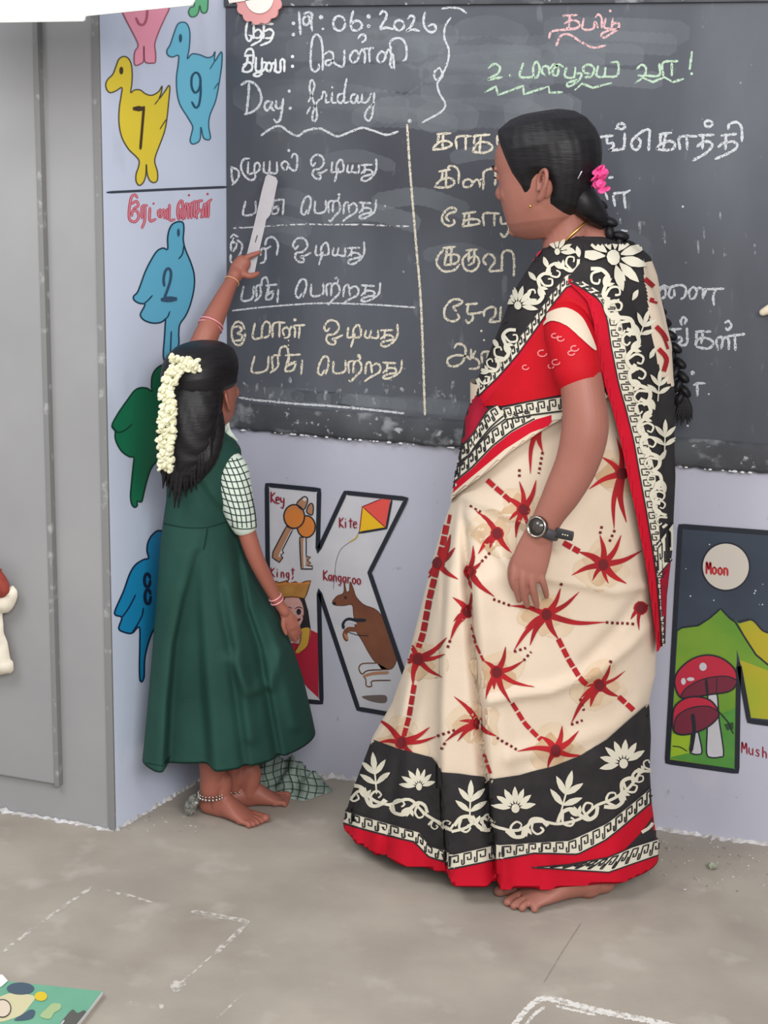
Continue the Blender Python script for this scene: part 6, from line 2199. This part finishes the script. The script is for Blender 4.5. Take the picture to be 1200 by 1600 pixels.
def slab(name, q, surf, th, mt, parent=None, bevel=0.0):
    bm = bmesh.new()
    f = bm.faces.new([bm.verts.new(surf.at(x, y, 0)) for x, y in q])
    r = bmesh.ops.extrude_face_region(bm, geom=[f])
    for g in r['geom']:
        if isinstance(g, bmesh.types.BMVert):
            g.co -= surf.normal() * th
    bmesh.ops.recalc_face_normals(bm, faces=bm.faces)
    if bevel:
        bmesh.ops.bevel(bm, geom=bm.edges[:], offset=bevel, segments=2, affect='EDGES')
    return from_bm(name, bm, mt, parent)


pan = slab('hanging_paper_board', [(-160, -170), (330, -190), (303, 0), (299, 8), (132, 25), (130, 33), (0, 35), (-160, 36)], S_PAN, .008, PAP, None, .0015)
tag(pan, 'bright white paper board hanging across the top left corner before the pillar', 'paper board')
# scalloped paper badge at the blackboard's top corner
S_BAD = Flat((0, BOARD_Y - .012, 0), (0, -1, 0))
badge = empty('paper_flower', S_BAD.at(404, -3))
tag(badge, 'scalloped pink paper flower with cream centre above the chalk date', 'paper decoration')
sc = []
for i in range(120):
    a = 2 * math.pi * i / 120
    r = 33.5 + 3.6 * abs(math.sin(a * 6.5))
    sc.append((404 + r * math.cos(a), -1 + r * 1.08 * math.sin(a)))
slab('petals', sc, S_BAD, .006, mat('dusty pink paper', (212, 148, 146), .7), badge)
S_BAD2 = Flat((0, BOARD_Y - .016, 0), (0, -1, 0))
slab('center_disc', ellipse(405, -4, 22, 25, 40), S_BAD2, .004, mat('cream paper', (232, 224, 216), .7), badge)
slab('paper_strip', [(354, -8), (392, -16), (392, 0), (358, 5)], S_BAD2, .003, mat('cream paper', (232, 224, 216), .7), badge)
# rounded cream stick end entering at the right edge
S_ST = Flat((0, BOARD_Y - .0112, 0), (0, -1, 0))
v = Vol()
v.tube([S_ST.at(1192, 488), S_ST.at(1204, 482), S_ST.at(1240, 464), S_ST.at(1330, 420)], [.0075, .0098, .0105, .0105], (0, 1, 0), 18, 6)
tag(v.build('wooden_stick', mat('cream painted wood', (222, 208, 184), .55)), 'cream rounded stick end entering at the right edge before the blackboard', 'stick')
# cream and rust cloth at the left edge
S_CL = Flat((0, 2.960, 0), (0, -1, 0))
CRM = mat('cream cloth', (224, 216, 200), .85, (206, 196, 178), 16, 4, spec=.1)
RST = mat('rust red cloth', (150, 70, 60), .85, (128, 54, 48), 20, 4, spec=.1)
gar = empty('hanging_garment', S_CL.at(-40, 1050))
tag(gar, 'cream cloth garment with rust red upper part at the left edge of the photo', 'clothing')
for nm, q, mt, sd in (('cream_cloth', [(-90, 925), (-10, 928), (12, 918), (20, 915), (26, 922), (27, 932), (22, 946), (13, 957), (4, 958), (5, 975), (6, 990), (11, 1002), (14, 1018), (16, 1030), (20, 1034), (21, 1047), (17, 1052), (-90, 1054)], CRM, 2),
                      ('rust_cloth', [(-90, 878), (-6, 886), (2, 893), (9, 902), (14, 914), (14, 926), (8, 932), (-8, 935), (-90, 940)], RST, 4)):
    bm, _, _ = pillow(nm, q, lambda x, y: S_CL.at(x, y, .012 if mt is RST else 0), 16, None, .022, 5, Vector((0, -1, 0)), .5, seed=sd)
    from_bm(nm, bm, mt, gar, True)
# picture book on the floor, bottom left
S_BK = Flat((0, 0, .010), (0, 0, 1))
bk = empty('picture_book', S_FLOOR.at(60, 1600))
tag(bk, 'green picture book lying on the floor in the bottom left corner', 'book')
BQ = [(-190, 1512), (40, 1536), (162, 1549), (60, 1680), (-260, 1640)]
slab('cover', BQ, S_BK, .0016, mat('green book cover', (118, 178, 148), .4, (108, 168, 140), 8, 3), bk)
S_BK0 = Flat((0, 0, .0084), (0, 0, 1))
slab('pages', [(x + (40 - x) * .015, y + (1590 - y) * .015) for x, y in BQ], S_BK0, .0078, mat('book pages', (226, 224, 216), .8), bk)
p = Paint(S_BK)
p.crop((0, 1480), 5.4545)
p.poly([(-60, 470), (40, 405), (130, 390), (230, 400), (300, 425), (260, 490), (190, 570), (100, 610), (0, 635), (-60, 600)], mat('cream picture paint', (212, 204, 164), .45), 1)
p.poly(ellipse(175, 352, 118, 52), mat('slate blue picture paint', (74, 92, 108), .45), 2)
p.poly([(300, 545), (262, 530), (200, 565), (120, 620), (210, 622), (280, 600)], mat('slate blue picture paint', (74, 92, 108), .45), 2)
p.poly(ellipse(348, 418, 54, 40), mat('yellow picture paint', (222, 194, 48), .45), 3)
p.poly(ellipse(20, 520, 72, 75), mat('pale picture paint', (222, 206, 186), .45), 3)
p.stroke(ellipse(20, 520, 72, 75), 1.4, BLK, 4, True, True)
p.poly([(340, 580), (400, 520), (450, 478), (520, 488), (510, 530), (460, 560), (430, 608), (370, 604)], mat('pale leaf picture paint', (168, 190, 140), .45), 2)
p.poly([(520, 655), (560, 590), (620, 530), (660, 560), (720, 535), (740, 560), (690, 620), (630, 680)], mat('dark grey picture paint', (92, 92, 88), .45), 2)
p.stroke([(522, 655), (545, 625)], 3, WHT, 3)
p.build('cover_picture', bk)
v = Vol()
v.tube([S_BK.at(160, 1551, .0015), S_BK.at(140, 1577, .0015), S_BK.at(112, 1612, .0015)], [.0016, .0012, .0012], (0, 0, 1), 8, 4)
v.build('white_edge', WHT, bk)
bm = bmesh.new()
S_PG = Flat((0, 0, .013), (0, 0, 1))
slab('paper_scrap', [(-60, 1515), (4, 1523), (12, 1532), (2, 1541), (-60, 1540)], S_PG, .0012, PAP, bk)
bm.free()
# plaster crumbs scattered near the foot of the wall, and one lump
bm = bmesh.new()
rnd = random.Random(21)
for k in range(70):
    x = rnd.uniform(1010, 1200)
    y = 1300 + (x - 1010) * .17 + abs(rnd.gauss(6, 34))
    r = rnd.uniform(.0010, .0030)
    bmesh.ops.create_icosphere(bm, subdivisions=1, radius=r, matrix=Matrix.Translation(S_FLOOR.at(x, y, r * .5)) @ Matrix.Diagonal((1.5, 1, .7, 1)))
for k in range(26):
    x, y = rnd.uniform(196, 330), 1284 + rnd.uniform(-14, 16)
    r = rnd.uniform(.001, .0026)
    bmesh.ops.create_icosphere(bm, subdivisions=1, radius=r, matrix=Matrix.Translation(S_FLOOR.at(x, y, r * .5)) @ Matrix.Diagonal((1.5, 1, .7, 1)))
tag(from_bm('plaster_crumbs', bm, mat('plaster crumbs', (198, 194, 188), .9, (120, 112, 104), 30, 2)), 'white and dark plaster crumbs scattered on the floor by the wall', 'crumbs', kind='stuff')
bm = bmesh.new()
bmesh.ops.create_icosphere(bm, subdivisions=3, radius=.011)
for q in bm.verts:
    q.co = q.co * rnd.uniform(.8, 1.1)
    q.co.z = q.co.z * .6 + .006
o = from_bm('plaster_lump', bm, mat('greenish plaster', (168, 172, 152), .9, (120, 124, 106), 120, 3))
o.location = S_FLOOR.at(1113, 1357)
tag(o, 'small greenish plaster lump on the floor near the back wall', 'lump')
